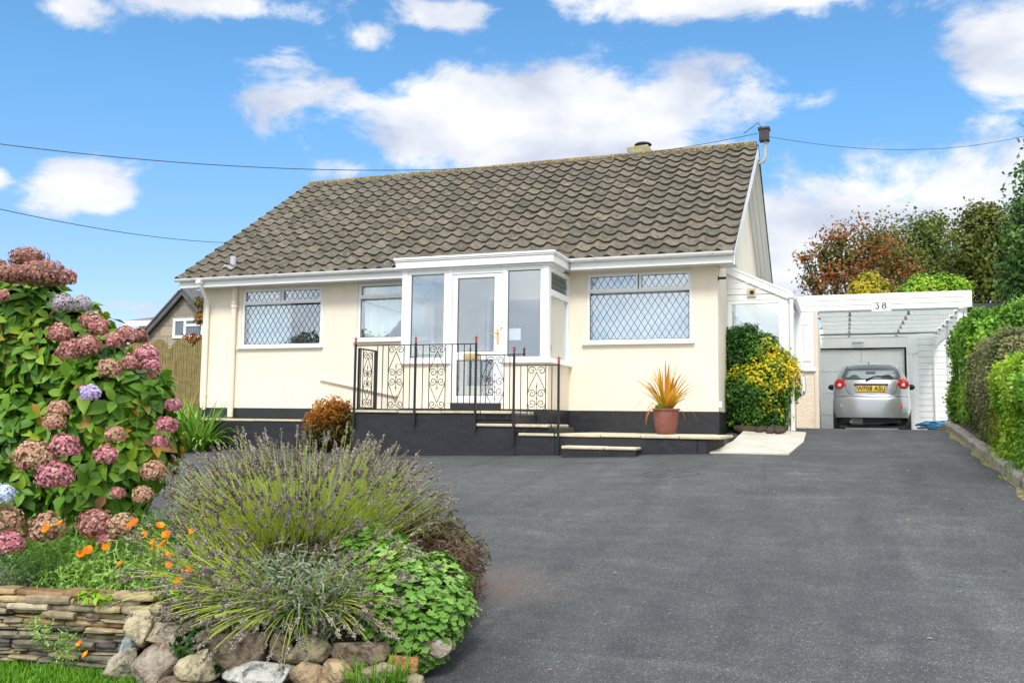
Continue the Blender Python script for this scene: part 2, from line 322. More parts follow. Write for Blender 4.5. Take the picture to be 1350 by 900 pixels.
def tag(o, label, cat, group=None):
    o['label'] = label; o['category'] = cat
    if group: o['group'] = group
    return o
def struct(o, kind='structure'): o['kind'] = kind; return o
def dup(root, loc, label=None):
    r = root.copy(); C.objects.link(r); r.location = loc
    if label: r['label'] = label
    for ch in list(root.children):
        c = ch.copy(); C.objects.link(c); c.parent = r
        for g in ch.children: d = g.copy(); C.objects.link(d); d.parent = c
    return r
def rdir(n): v = rng.normal(size=(n, 3)); return v/np.linalg.norm(v, axis=1, keepdims=True)
def clump(P, s=2.5): return .5+.5*np.sin(P[:, 0]*s+1.3*np.sin(P[:, 1]*s*.8))*np.sin(P[:, 1]*s*.9+P[:, 2]*s*1.2+np.sin(P[:, 0]*s*.7))
LEAF2 = ([(0, 0, 0), (.32, .45, .06), (0, 1, -.05), (-.32, .45, .06)], [(0, 1, 2), (0, 2, 3)])
LEAFQ = ([(0, 0, 0), (.36, .42, .08), (0, 1, -.06), (-.36, .42, .08)], [(0, 1, 2, 3)])
BIG = ([(0, 0, 0), (0, .35, -.03), (0, .7, -.05), (0, 1, -.16), (.19, .22, .07), (.27, .48, .08), (.17, .78, .0), (-.19, .22, .07), (-.27, .48, .08), (-.17, .78, .0)],
       [(0, 4, 5, 1), (1, 5, 6, 2), (2, 6, 3, 3), (0, 1, 8, 7), (1, 2, 9, 8), (2, 3, 3, 9)])
BIG = (BIG[0], [(0, 4, 1), (4, 5, 1), (1, 5, 2), (5, 6, 2), (2, 6, 3), (0, 1, 7), (1, 8, 7), (1, 2, 8), (2, 9, 8), (2, 3, 9)])
def leaf_shell(spheres, n, size, name, parent, m, depth=.35, tmpl=LEAF2, up=.5, sv=.4, cs=2.5, seed=None, wild=.7, bump=.18, bias=None):
    """leaves spread through the outer volume of a union of ellipsoids (cx,cy,cz,rx,ry,rz)"""
    S = np.array(spheres, float); w = (S[:, 3]*S[:, 5])**1.0; w /= w.sum(); idx = rng.choice(len(S), n, p=w); d = rdir(n)
    rr = 1-depth*rng.random(n)**1.6; lump = 1+bump*np.sin(d[:, 0]*7+idx)*np.sin(d[:, 1]*6+2*idx)*np.sin(d[:, 2]*8+idx*1.7)+rng.normal(size=n)*bump*.35
    P = S[idx, :3]+d*S[idx, 3:]*(rr*lump)[:, None]
    keep = np.ones(n, bool)
    for j in range(len(S)):
        q = (((P-S[j, :3])/S[j, 3:])**2).sum(1)**.5; keep &= ~((q < 1-depth*1.15) & (idx != j))
    P, d = P[keep], d[keep]; n = len(P)
    N = d+rdir(n)*wild; N[:, 2] += up; Yx = rdir(n); Yx = Yx-N*((Yx*N).sum(1)/(N*N).sum(1))[:, None]; Yx[:, 2] -= .25
    rnd = np.clip(.55*clump(P, cs)+.45*rng.random(n)+(bias(P) if bias else 0), 0, 1)
    return inst(name, parent, m, P, frames(Yx, N), size*(1-sv/2+sv*rng.random(n)), tmpl[0], tmpl[1], rnd)

def prof(Y):
    k = [(-60, -3.2), (-8, -.62), (0, -.10), (2.5, .02), (4.2, .185), (6.2, .44), (10, .87), (11.9, 1.03), (14.7, 1.245), (16.6, 1.41), (17.6, 1.452), (18.1, 1.44), (19.3, 1.29), (20.5, 1.27), (60, 1.2)]
    for (a, b), (c, d) in zip(k, k[1:]):
        if Y <= c:
            t = (Y-a)/(c-a); return b+(d-b)*t
    return k[-1][1]
def H(X, Y):
    z = (prof(Y-.35)+prof(Y)+prof(Y+.35))/3
    f = min(1, max(0, (6.4-Y)/2.2)); f = f*f*(3-2*f)
    return z-.031*max(0, min(14, -X-1.5))*min(1, max(0, Y/11))-.085*f*max(0, min(2.2, -X-1.75))
def px_ground(px, py):
    lo, hi = 1.5, 40.
    for D in np.arange(1.5, 40, .05):
        p = at(px, py, D=D)
        if p.z <= H(p.x, p.y): return p
    return at(px, py, D=10)

# ------------------------------------------------------------------ ground
def sheet(name, xs, ys, fn, m):
    b = MB(); nx = len(xs)
    b.add([(x, y, fn(x, y)) for y in ys for x in xs], [(j*nx+i, j*nx+i+1, (j+1)*nx+i+1, (j+1)*nx+i) for j in range(len(ys)-1) for i in range(nx-1)])
    return struct(b.build(name, m, smooth=True))
M['turf'] = mat('rough_turf', (.07, .10, .03), .95, bump=.6, bscale=20, var=.4, vscale=1)
def far(a, b, n): return list(np.linspace(a, b, n))
sheet('ground', [-700, -300, -120, -60]+far(-30, 30, 31)+[60, 120, 300, 700], [-600, -200, -60]+far(-20, 40, 41)+[60, 120, 300, 900], lambda x, y: H(x, y)-.12, 'turf')
def und(x, y): return .008*math.sin(x*1.1+y*.7)*math.sin(y*.9-x*.4)
sheet('driveway', far(-22, 1.62, 64), far(-7, 23.1, 90), lambda x, y: H(x, y)+und(x, y), 'tarmac')

# ------------------------------------------------------------------ bungalow
XL, XR, YF, YB = -12.13, -1.92, 15.0, 23.4
bung = thing('bungalow', 'cream rendered bungalow with brown tiled roof and glazed white entrance porch', 'house', ((XL+XR)/2, YF, 1.1))
def wall_holes(b, x0, x1, z0, z1, holes, y0, y1):
    xs = sorted({x0, x1}|{h[0] for h in holes}|{h[1] for h in holes}); zs = sorted({z0, z1}|{h[2] for h in holes}|{h[3] for h in holes})
    for i in range(len(xs)-1):
        run = None
        for j in range(len(zs)-1):
            cx, cz = (xs[i]+xs[i+1])/2, (zs[j]+zs[j+1])/2
            solid = not any(h[0] < cx < h[1] and h[2] < cz < h[3] for h in holes)
            if solid: run = [run[0], zs[j+1]] if run else [zs[j], zs[j+1]]
            if (not solid or j == len(zs)-2) and run: b.box(xs[i], xs[i+1], y0, y1, run[0], run[1]); run = None
WL = (-11.20, -9.36, 2.887, 4.05); WM = (-8.60, -7.15, 2.975, 4.07); WR = (-4.14, -2.33, 2.845, 4.05)
PD = (-6.0, -4.75, 1.75, 3.72)
b = MB(); wall_holes(b, XL, XR, .4, 4.10, [WL, WM, WR, PD], YF, YF+.25)
b.box(XL, XL+.25, YF+.25, YB, .4, 4.10); b.box(XR-.25, XR, YF+.25, YB, .4, 4.10); b.box(XL+.25, XR-.25, YB-.25, YB, .4, 4.10)
RY, RZ, SL = 19.2, 7.30, .671
for X in (XL, XR-.25): b.prism([(YF, 4.10), (YB, 4.10), (YB, RZ-.12-SL*(YB-RY)), (RY, RZ-.12), (YF, RZ-.12-SL*(RY-YF))], 'x', X, X+.25)
b.build('wall', 'cream', bung)
b = MB()   # rooms behind the windows
for (a, c) in ((XL+.26, -8.9), (-8.85, -6.6), (-4.4, XR-.26)):
    b.box(a, c, 18.2, 18.25, 1.6, 4.08); b.box(a, a+.02, YF+.26, 18.2, 1.6, 4.08); b.box(c-.02, c, YF+.26, 18.2, 1.6, 4.08)
b.box(-6.55, -4.45, 17.0, 17.05, 1.6, 4.08); b.box(XL+.3, XR-.3, YF+.26, 18.3, 1.55, 1.6); b.box(XL+.3, XR-.3, YF+.26, 18.3, 4.08, 4.10)
b.build('interior_wall', 'room', bung)
b = MB(); e = .012
b.box(XL-e, -7.04-.001, YF-e, YF+.1, .35, 1.70); b.box(XL-e, XL+.05, YF+.1, YB, .35, 1.70); b.build('plinth', 'black', bung)
b = MB(); b.box(-4.44, XR+e, YF-e, YF+.1, .35, 1.70); b.box(XR-.05, XR+e, YF+.1, 16.2, .35, 1.70); b.build('plinth', 'black', bung)

def clipseg(p, d, x0, x1, z0, z1):
    t0, t1 = -1e9, 1e9
    for o, v, lo, hi in ((p[0], d[0], x0, x1), (p[1], d[1], z0, z1)):
        a, c = (lo-o)/v, (hi-o)/v
        if a > c: a, c = c, a
        t0, t1 = max(t0, a), min(t1, c)
    return (t0, t1) if t1-t0 > .01 else None
def lattice(b, x0, x1, z0, z1, P, dw=.118, dh=.185, w=.007):
    """diamond leading; P(u, v) maps pane coordinates to a point"""
    for sgn in (1, -1):
        d = Vector((dw, sgn*dh)).normalized(); n = int((x1-x0)/dw+(z1-z0)/dh)+3
        for k in range(-n, n+1):
            c = clipseg((x0+k*dw, z0 if sgn > 0 else z0), d, x0, x1, z0, z1)
            if c:
                A = (x0+k*dw+d.x*c[0], z0+d.y*c[0]); B = (x0+k*dw+d.x*c[1], z0+d.y*c[1]); pa, pb = Vector(P(*A)), Vector(P(*B))
                b.bar(pa, pb, w, .004, up=P(0, 0, 1))
def window(par, x0, x1, z0, z1, y, splits, glass='glass', lead=True, sill=True, label=None, leadmat='lead', fw=.055):
    """splits = list of (x0,x1,z0,z1,casement) lights"""
    f = MB(); d0, d1 = y-.015, y+.06
    f.box(x0, x0+fw, d0, d1, z0, z1); f.box(x1-fw, x1, d0, d1, z0, z1); f.box(x0+fw, x1-fw, d0, d1, z1-fw, z1); f.box(x0+fw, x1-fw, d0, d1, z0, z0+fw)
    for (a, c, p, q, cs) in splits: pass
    zs = sorted({s[2] for s in splits})
    if len(zs) > 1: zt = zs[1]; f.box(x0+fw, x1-fw, d0, d1, zt-fw*.45, zt+fw*.45)
    for (a, c, p, q, cs) in splits:
        if cs:
            k = .04; e0, e1 = d0-.018, d0-.002
            f.box(a, a+k, e0, e1+.04, p, q); f.box(c-k, c, e0, e1+.04, p, q); f.box(a+k, c-k, e0, e1+.04, q-k, q); f.box(a+k, c-k, e0, e1+.04, p, p+k)
    mids = sorted({s[0] for s in splits})
    if len(mids) > 1: f.box(mids[1]-fw*.4, mids[1]+fw*.4, d0, d1, zs[-1], z1-fw)
    fo = f.build('window', 'upvc', par, bevel=.006)
    if label: fo['label'] = label
    g = MB(); l = MB(); gk = MB()
    for (a, c, p, q, cs) in splits:
        k = .038 if cs else .004; A, B_, P_, Q = a+k, c-k, p+k, q-k
        gg = MB(); gg.box(A, B_, y+.012, y+.018, P_, Q); gg.build('pane', glass, fo)
        for r in ((A, A+.008, P_, Q), (B_-.008, B_, P_, Q), (A, B_, P_, P_+.008), (A, B_, Q-.008, Q)): gk.box(r[0], r[1], y+.006, y+.011, r[2], r[3])
        if lead: lattice(l, A, B_, P_, Q, lambda u, v, n=0, y=y: (0, -1, 0) if n else (u, y+.008, v))
    gk.build('gasket', 'gasket', fo)
    if lead: l.build('leading', leadmat, fo)
    if sill:
        s = MB(); s.box(x0-.06, x1+.04, y-.10, y+.02, z0-.035, z0-.001); s.build('sill', 'upvc', fo, bevel=.008)
    return fo
def two_over_one(W_, zt, xm, y, **k):
    x0, x1, z0, z1 = W_; f = .055
    return window(bung, x0, x1, z0, z1, y, [(x0+f, x1-f, z0+f, zt-f*.5, 0), (x0+f*.6, xm-.012, zt+f*.4, z1-f*.5, 1), (xm+.012, x1-f*.6, zt+f*.4, z1-f*.5, 1)], **k)
two_over_one(WL, 3.734, -10.30, YF+.03, glass='glassd', label='wide window with diamond leading left of the porch')
two_over_one(WR, 3.709, -3.235, YF+.03, glass='glassd', label='wide window with diamond leading right of the porch')
x0, x1, z0, z1 = WM
window(bung, x0, x1, z0, z1, YF+.03, [(x0+.055, x1-.055, z0+.055, 3.745, 0), (x0+.035, x1-.035, 3.79, z1-.03, 1)], lead=False, label='plain window with net curtain beside the porch')

# roof
def roof_slope(name, x0, x1, ylo, zlo, yhi, zhi, courses, parent, roll=.30, sub=8):
    L = math.hypot(yhi-ylo, zhi-zlo); up = Vector((0, (yhi-ylo)/L, (zhi-zlo)/L)); nr = Vector((0, -up.z*(1 if yhi > ylo else -1), abs(up.y)))
    nc = int(round((x1-x0)/roll)); roll = (x1-x0)/nc; b = MB(); g = L/courses
    for i in range(courses):
        for c in range(nc):
            b.rnd = float(np.clip(rng.normal(.48, .30), 0.02, 1)); dz = rng.normal()*.0025; lift = .048+rng.normal()*.003; lo0 = rng.normal()*.004
            vs = []
            for k in range(sub+1):
                u = k/sub; x = x0+(c+u)*roll
                w = .060*(.5+.5*math.cos(2*math.pi*(u-.18)))**1.9
                for (s, n) in ((i*g-.02+lo0, w+.002), (i*g-.02+lo0, w+lift+dz), (i*g+g*.5, w+lift*.6), ((i+1)*g+.01, w+.008)):
                    p = Vector((x, ylo, zlo))+up*s+nr*n; vs.append(p)
            fs = [(k*4+j, (k+1)*4+j, (k+1)*4+j+1, k*4+j+1) for k in range(sub) for j in range(3)]
            fs += [(0, 1, 2, 3), (sub*4+3, sub*4+2, sub*4+1, sub*4)]
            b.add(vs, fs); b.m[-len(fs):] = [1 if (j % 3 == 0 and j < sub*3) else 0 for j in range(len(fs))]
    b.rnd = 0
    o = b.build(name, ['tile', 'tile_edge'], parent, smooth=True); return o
RX0, RX1 = -12.43, -1.60
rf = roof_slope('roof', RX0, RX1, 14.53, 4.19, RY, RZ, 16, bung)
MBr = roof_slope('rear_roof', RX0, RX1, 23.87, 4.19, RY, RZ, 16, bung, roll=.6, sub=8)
b = MB()
for s in (1, -1):   # underlay so that nothing shines through
    ya = RY-4.6*s; za = RZ-.05-SL*4.6
    b.add([(RX0+.02, ya, za), (RX1-.02, ya, za), (RX1-.02, RY, RZ-.05), (RX0+.02, RY, RZ-.05), (RX0+.02, ya, za-.06), (RX1-.02, ya, za-.06), (RX1-.02, RY, RZ-.11), (RX0+.02, RY, RZ-.11)],
          [(0, 1, 2, 3), (4, 5, 6, 7), (0, 1, 5, 4), (1, 2, 6, 5), (3, 0, 4, 7)])
b.build('roof_deck', 'soffit', bung)
b = MB(); x = RX0
while x < RX1-.05:
    x2 = min(x+.45, RX1); b.rnd = random.uniform(.1, 1); dz = random.uniform(-.006, .006); r = .115
    pts = [(RY+r*1.15*math.cos(t), RZ-.03+dz+r*math.sin(t)*1.05) for t in np.linspace(-.15, math.pi+.15, 11)]
    b.prism(pts, 'x', x+.004, x2-.004); x = x2
b.build('ridge', 'ridge', rf, smooth=True)
# verge boards on the gables
b = MB()
for X in (RX1-.025, RX0+.0):
    b = MB()
    for s in (1, -1):
        ya = RY-4.58*s; za = RZ-SL*4.58
        q = [(ya, za-.02), (RY, RZ-.02), (RY, RZ-.24), (ya, za-.20)]; b.prism(q, 'x', X, X+.022)
    b.build('bargeboard', 'upvc', bung)
for s in (1, -1):
    ya = RY-4.3*s; za = RZ-SL*4.3
    for (xa, xb) in ((XR+.001, RX1-.027), (RX0+.024, XL-.001)):
        n = 3; b = MB()
        for k in range(n):
            a = xa+(xb-xa)*k/n+.003; c = xa+(xb-xa)*(k+1)/n-.003
            b.prism([(ya, za-.17), (RY, RZ-.17), (RY, RZ-.19), (ya, za-.19)], 'x', a, c)
        b.build('verge_soffit', 'soffit', bung)
# boxed eaves, fascia, gutter
b = MB()
PX0, PX1 = -7.17, -4.30
for (a, c) in ((RX0+.05, PX0), (PX1, RX1-.03)):
    b = MB(); b.box(a, c, 14.585, 14.605, 4.055, 4.25); b.build('fascia', 'upvc', bung)
b = MB(); b.box(RX0+.05, RX1-.03, 14.606, YF-.001, 4.085, 4.098); b.box(RX1-.05, RX1-.03, 14.606, YF+.0, 4.099, 4.25); b.box(XR+.01, RX1-.03, YF, YF+.3, 4.085, 4.2)
b.build('soffit', 'soffit', bung)
b = MB()
def gutter(b, x0, x1, y, z, r=.056):
    pr = [(y+r*math.cos(t), z+r*math.sin(t)) for t in np.linspace(math.pi, 2*math.pi, 10)]; pi = [(y+(r-.006)*math.cos(t), z+(r-.006)*math.sin(t)) for t in np.linspace(2*math.pi, math.pi, 10)]
    b.prism(pr+pi, 'x', x0, x1)
    for xx in (x0, x1-.006): b.prism(pr, 'x', xx, xx+.006)
for (a, c) in ((RX0-.02, PX0), (PX1, RX1-.0)):
    b = MB(); gutter(b, a, c, 14.525, 4.225)
    x = a+.45
    while x < c: gutter(b, x-.02, x+.02, 14.525, 4.227, .063); x += 1.9
    b.build('gutter', 'upvc', bung, smooth=True)
b = MB(); xg = -12.13
b.tube([(-11.86, 14.525, 4.18), (-11.86, 14.525, 4.08), (-11.90, 14.68, 3.98), (-11.96, 14.90, 3.80), (-11.98, 14.93, 3.70)], .036, 10)
b.box(-11.91, -11.81, 14.46, 14.59, 4.12, 4.17)
b.build('gutter_outlet', 'upvc', bung, smooth=True)
b = MB(); b.tube([(-11.985, 14.945, 3.72), (-11.985, 14.945, 1.66)], .042, 12)
b.tube([(-11.985, 14.945, 2.0), (-11.985, 14.945, 1.94)], .05, 12)
b.build('downpipe', 'creamp', bung, smooth=True)
b = MB(); b.tube([(-11.33, 14.93, 4.085), (-11.33, 14.93, 1.60)], .052, 14)
for z in (3.78, 3.70): b.tube([(-11.33, 14.93, z+.03), (-11.33, 14.93, z-.03)], .066, 14)
b.tube([(-11.33, 14.93, 1.72), (-11.33, 14.93, 1.52)], .056, 14)
b.build('soil_pipe', 'creamp', bung, smooth=True)
b = MB()   # sloping ledge on the wall
pa, pb = at(423, 499.5, Y=YF), at(524, 521.5, Y=YF)
b.bar((pa.x, YF-.03, pa.z), (pb.x, YF-.03, pb.z), .06, .045); b.build('wall_ledge', 'creamp', bung, bevel=.008)
# chimney and flue on the rear slope, vent pipe near the left eave
c0 = at(846, 205, Y=20.0)
b = MB(); b.add([(c0.x-.30, 19.8, 6.6), (c0.x+.40, 19.8, 6.6), (c0.x+.40, 20.3, 6.6), (c0.x-.30, 20.3, 6.6), (c0.x-.30, 19.8, c0.z+.16), (c0.x+.18, 19.8, c0.z+.19), (c0.x+.18, 20.3, c0.z+.19), (c0.x-.30, 20.3, c0.z+.16)],
      [(0, 1, 2, 3), (4, 5, 6, 7), (0, 1, 5, 4), (1, 2, 6, 5), (2, 3, 7, 6), (3, 0, 4, 7)])
M['chim'] = mat('lichen_render', (.34, .32, .26), .95, bump=.7, bscale=25, var=.3, vscale=9, dark=(.34, .28, .04), dpos=(.46, .6), dscale=7)
ch = b.build('chimney', 'chim', bung, bevel=.02)
b = MB(); b.tube([(c0.x+.02, 20.05, c0.z+.1), (c0.x+.02, 20.05, c0.z+.24)], .15, 16); b.tube([(c0.x+.02, 20.05, c0.z+.25), (c0.x+.02, 20.05, c0.z+.285)], [.20, .17], 16)
M['flue'] = mat('sooty_flue', (.04, .036, .033), .7, var=.3, vscale=12); b.build('flue_cap', 'flue', ch, smooth=True)
v0 = at(307, 357, Y=15.0); vt = at(307, 338, Y=15.0).z
b = MB(); b.tube([(v0.x, 15.0, v0.z-.15), (v0.x, 15.0, vt)], .062, 14)
b.prism([(v0.x-.24, v0.z-.10), (v0.x+.16, v0.z-.10), (v0.x+.11, v0.z+.05), (v0.x-.05, v0.z+.10), (v0.x-.14, v0.z-.01)], 'y', 14.80, 14.90)
b.build('vent_flashing', 'pipeg', bung, smooth=True)

# ---- entrance porch (part of the bungalow)
QX0, QX1, QY = -7.04, -4.44, 13.8
SILLZ = 2.47; TOPZ = 4.02
DX0, DX1, DZ0 = -6.12, -5.225, 1.79
b = MB()
b.box(DX1, QX1, QY, QY+.12, 1.70, SILLZ-.03); b.box(QX1-.12, QX1, QY+.12, YF-.001, 1.70, SILLZ-.03); b.build('porch_wall', 'cream', bung)
b = MB(); b.box(QX0, DX0, QY, QY+.12, 1.70, SILLZ-.03); b.box(QX0, QX0+.12, QY+.12, YF-.001, 1.70, SILLZ-.03); b.build('porch_wall', 'cream', bung)
b = MB(); b.box(QX0-e, DX0, QY-e, QY+.1, .6, 1.698); b.box(DX0, DX1, QY-e, QY+.1, .6, 1.788); b.box(DX1, QX1+e, QY-e, QY+.1, .6, 1.698)
b.box(QX1-.1, QX1+e, QY+.1, YF-.013, .6, 1.698); b.box(QX0-e, QX0+.1, QY+.1, YF-.013, .6, 1.698)
b.build('porch_plinth', 'black', bung)
b = MB(); b.box(QX0+.1, QX1-.1, QY+.1, YF, 1.6, 1.75); b.build('porch_floor', 'slab', bung)
b = MB()   # sill strip round the porch
b.box(DX1, QX1+.06, QY-.06, QY+.1, SILLZ-.03, SILLZ); b.box(QX1-.1, QX1+.06, QY+.1, YF-.001, SILLZ-.03, SILLZ); b.build('porch_sill', 'upvc', bung, bevel=.006)
b = MB(); b.box(QX0-.06, DX0, QY-.06, QY+.1, SILLZ-.03, SILLZ); b.box(QX0-.06, QX0+.1, QY+.1, YF-.001, SILLZ-.03, SILLZ); b.build('porch_sill', 'upvc', bung, bevel=.006)
f = MB(); T = .075
GLX = (-6.885, -6.275); GRX = (-5.135, -4.575); gz0, gz1 = 2.545, 3.955
# posts and rails on the front
f.box(QX0, GLX[0], QY, QY+T, SILLZ, TOPZ); f.box(GLX[1], DX0+.0, QY, QY+T, SILLZ, TOPZ); f.box(DX1, GRX[0], QY, QY+T, SILLZ, TOPZ); f.box(GRX[1], QX1, QY, QY+T, SILLZ, TOPZ)
for g0, g1 in (GLX, GRX): f.box(g0, g1, QY, QY+T, SILLZ, gz0); f.box(g0, g1, QY, QY+T, gz1, TOPZ)
f.box(DX0, DX1, QY, QY+T, 3.93, TOPZ)
for xx in (QX0-.012, QX1-.10+.012): f.box(xx, xx+.10, QY-.012, QY-.001, SILLZ, TOPZ)
f.box(DX0-.06, DX0-.001, QY-.01, QY-.001, 1.79, TOPZ); f.box(DX1+.001, DX1+.06, QY-.01, QY-.001, 1.79, TOPZ)
# sides
sy0, sy1 = QY+.16, YF-.07; zt = 3.60
for X in (QX1-T, QX0):
    f.box(X, X+T, QY+T, sy0, SILLZ, TOPZ); f.box(X, X+T, sy1, YF-.001, SILLZ, TOPZ)
    f.box(X, X+T, sy0, sy1, SILLZ, gz0-.01); f.box(X, X+T, sy0, sy1, TOPZ-.08, TOPZ); f.box(X, X+T, sy0, sy1, zt-.05, zt+.05)
pf = f.build('porch_frame', 'upvc', bung, bevel=.006)
for (a, c) in (GLX, GRX):
    g = MB(); g.box(a, c, QY+.03, QY+.036, gz0, gz1); g.build('pane', 'glass', pf)
for (a, c) in (GLX, GRX):
    g = MB()
    for r in ((a, a+.01, gz0, gz1), (c-.01, c, gz0, gz1), (a, c, gz0, gz0+.01), (a, c, gz1-.012, gz1)): g.box(r[0], r[1], QY+.018, QY+.028, r[2], r[3])
    g.build('gasket', 'gasket', pf)
for X, lm in ((QX1, 'lead'), (QX0+T, 'leadw')):
    for (p, q) in ((gz0-.01, zt-.05), (zt+.05, TOPZ-.08)):
        g = MB(); g.box(X-.045, X-.039, sy0, sy1, p, q); g.build('pane', 'glass', pf)
    l = MB(); lattice(l, sy0, sy1, zt+.05, TOPZ-.08, lambda u, v, n=0, X=X: (1, 0, 0) if n else (X-.035, u, v), dw=.095, dh=.17); l.build('leading', lm, pf)
# door
d = MB(); k = .085
DGL = (-6.03, -5.375, 2.635, 3.865); DGB = (-6.03, -5.375, 1.91, 2.50)
wall_holes(d, DX0+.004, DX1-.004, DZ0+.004, 3.927, [DGL, DGB], QY+.012, QY+.062)
door = d.build('front_door', 'upvc', bung, bevel=.006)
for r in (DGL, DGB):
    g = MB(); g.box(r[0], r[1], QY+.034, QY+.040, r[2], r[3]); g.build('pane', 'glass', door)
g = MB()
for r in (DGL, DGB):
    for q in ((r[0], r[0]+.012, r[2], r[3]), (r[1]-.012, r[1], r[2], r[3]), (r[0], r[1], r[2], r[2]+.012), (r[0], r[1], r[3]-.014, r[3])): g.box(q[0], q[1], QY+.022, QY+.032, q[2], q[3])
g.build('gasket', 'gasket', door)
b = MB(); hx = -5.30; b.box(hx-.018, hx+.018, QY-.002, QY+.011, 2.76, 3.00); b.tube([(hx, QY, 2.93), (hx, QY-.05, 2.93), (hx-.12, QY-.05, 2.925)], .010, 8); b.tube([(hx, QY-.002, 2.82), (hx, QY-.012, 2.82)], .014, 10)
b.build('handle', 'brass', door, bevel=.003)
lb0, lb1 = at(611, 466, Y=QY), at(628, 473, Y=QY)
b = MB(); b.box(lb0.x, lb1.x+.06, QY-.004, QY+.011, lb1.z, lb0.z); b.box(lb0.x+.03, lb1.x+.03, QY-.01, QY-.005, lb1.z+.02, lb0.z-.02); b.build('letterbox', 'brass', door, bevel=.004)
b = MB(); q = at(661.5, 429, Y=QY); b.box(q.x-.022, q.x+.022, QY-.03, QY-.001, q.z-.035, q.z+.045); b.build('doorbell', 'upvc', bung, bevel=.008)
# flat porch roof with stepped cornice
b = MB(); o0, o1 = .13, .10
b.box(QX0-.04, QX1+.04, QY-.04, 14.58, TOPZ+.0, TOPZ+.03)
b.box(PX0+.03, PX1-.03, QY-.10, 14.58, TOPZ+.031, TOPZ+.15); b.box(PX0+.01, PX1-.01, QY-.12, 14.58, TOPZ+.151, TOPZ+.175); b.box(PX0, PX1, QY-.135, 14.60, TOPZ+.176, TOPZ+.215)
b.build('porch_roof', 'upvc', bung, bevel=.008)
b = MB(); b.box(QX0+.08, QX1-.08, QY+.08, YF, TOPZ-.03, TOPZ-.001); b.build('porch_ceiling', 'soffit', bung)
b = MB(); b.box(-5.98, -5.92, YF+.0, YF+.1, 1.76, 3.72); b.box(-4.83, -4.77, YF, YF+.1, 1.76, 3.72); b.box(-5.92, -4.83, YF, YF+.1, 3.64, 3.72); b.box(-5.92, -4.83, YF+.02, YF+.08, 1.76, 2.5)
b.build('inner_door_frame', 'upvc', bung, bevel=.005)
# things behind the glass
q0, q1 = at(616, 475, Y=14.05), at(647, 508.5, Y=14.05)
M['olive'] = mat('dark_olive_mat', (.035, .042, .026), .9, var=.2)
b = MB(); b.box(q0.x, q1.x, 14.03, 14.07, q1.z, q0.z); tag(b.build('door_mat', 'olive', bevel=.01), 'dark olive mat standing behind the lower door glass', 'mat')
b = MB(); q0, q1 = at(671, 433, Y=13.9), at(686.5, 448, Y=13.9); M['paper'] = mat('paper', (.8, .85, .84), .8)
b.box(q0.x, q1.x, 13.9, 13.903, q1.z, q0.z); tag(b.build('paper_notice', 'paper'), 'white paper notice stuck behind right porch glass', 'notice')
M['net'] = mat('net_curtain_fabric', (.76, .84, .84), .9, var=.1)
def curtain(x0, x1, z0, z1, y, m, label, cat='curtain', amp=.018, n=90, gap=None):
    b = MB(); vs = []
    for i in range(n+1):
        u = i/n; x = x0+(x1-x0)*u; yy = y+amp*math.sin(u*n*.72)+amp*.5*math.sin(u*31); zb = z0+(gap(u) if gap else 0)
        vs += [(x, yy, zb), (x, yy, z1)]
    b.add(vs, [(2*i, 2*i+2, 2*i+3, 2*i+1) for i in range(n)]); return tag(b.build('curtain', m, smooth=True), label, cat)
def swag(u): return max(0, .42-abs(u-.62)*1.35) if u > .3 else max(0, (u-.1)*.1)
curtain(-8.5, -7.2, 2.99, 4.04, YF+.12, 'net', 'white net curtain swagged up behind the plain window', gap=swag)
M['blind'] = mat('pale_blind', (.66, .72, .78), .9, var=.05)
curtain(-4.05, -2.42, 2.88, 4.04, YF+.13, 'blind', 'pale grey curtain drawn behind the right leaded window', amp=.01)
curtain(-11.12, -10.15, 2.9, 4.04, YF+.14, 'net', 'pale net curtain behind the left leaded window', amp=.02)

# ---- glazed side lean-to
LX1, LY, LYB = -.87, 16.263, 18.5
def bz(x): return 4.262+(x+1.909)*(3.80-4.268)/.998      # top of the sloping board
b = MB(); M['clad'] = mat('white_cladding', (.76, .77, .74), .4, var=.04, vscale=3)
z = 3.66
while z < 4.3:
    z1 = z+.098; xr = LX1 if z1 < bz(LX1)-.1 else -1.909-(z1-4.262+.12)/.469
    xr2 = LX1 if z < bz(LX1)-.1 else min(LX1, -1.909-(z-4.262+.12)/.469)
    if xr2 > XR+.02: xr = max(xr, XR+.005); b.prism([(XR+.001, z+.005), (xr2, z+.005), (xr, z1), (XR+.001, z1)], 'y', LY, LY+.03)
    z += .105
b.box(XR+.001, LX1-.03, LY+.031, LY+.05, 3.6, 3.85)
b.build('lean_to_cladding', 'clad', bung)
b = MB(); b.prism([(XR+.001, bz(XR)-.125), (LX1+.0, bz(LX1)-.125), (LX1+.0, bz(LX1)), (XR+.001, bz(XR))], 'y', LY-.03, LY-.002)
b.build('lean_to_bargeboard', 'upvc', bung)
M['plastic'] = leafmat('translucent_roof_sheet', [(0, (.93, .95, .95)), (1, (.93, .95, .95))], trans=.85, spec=.2)
b = MB(); b.prism([(XR+.001, bz(XR)+.002), (LX1+.04, bz(LX1)+.002-.02), (LX1+.04, bz(LX1)+.03-.02), (XR+.001, bz(XR)+.03)], 'y', LY-.05, 21.6)
b.build('lean_to_roof', 'plastic', bung)
f = MB(); gx0, gx1, gt = -1.84, -1.05, 3.60
f.box(XR+.001, gx0, LY, LY+.07, 2.35, 3.66); f.box(gx1, LX1, LY, LY+.07, 2.35, 3.66); f.box(gx0, gx1, LY, LY+.07, gt, 3.66); f.box(gx0, gx1, LY, LY+.07, 2.35, 2.45)
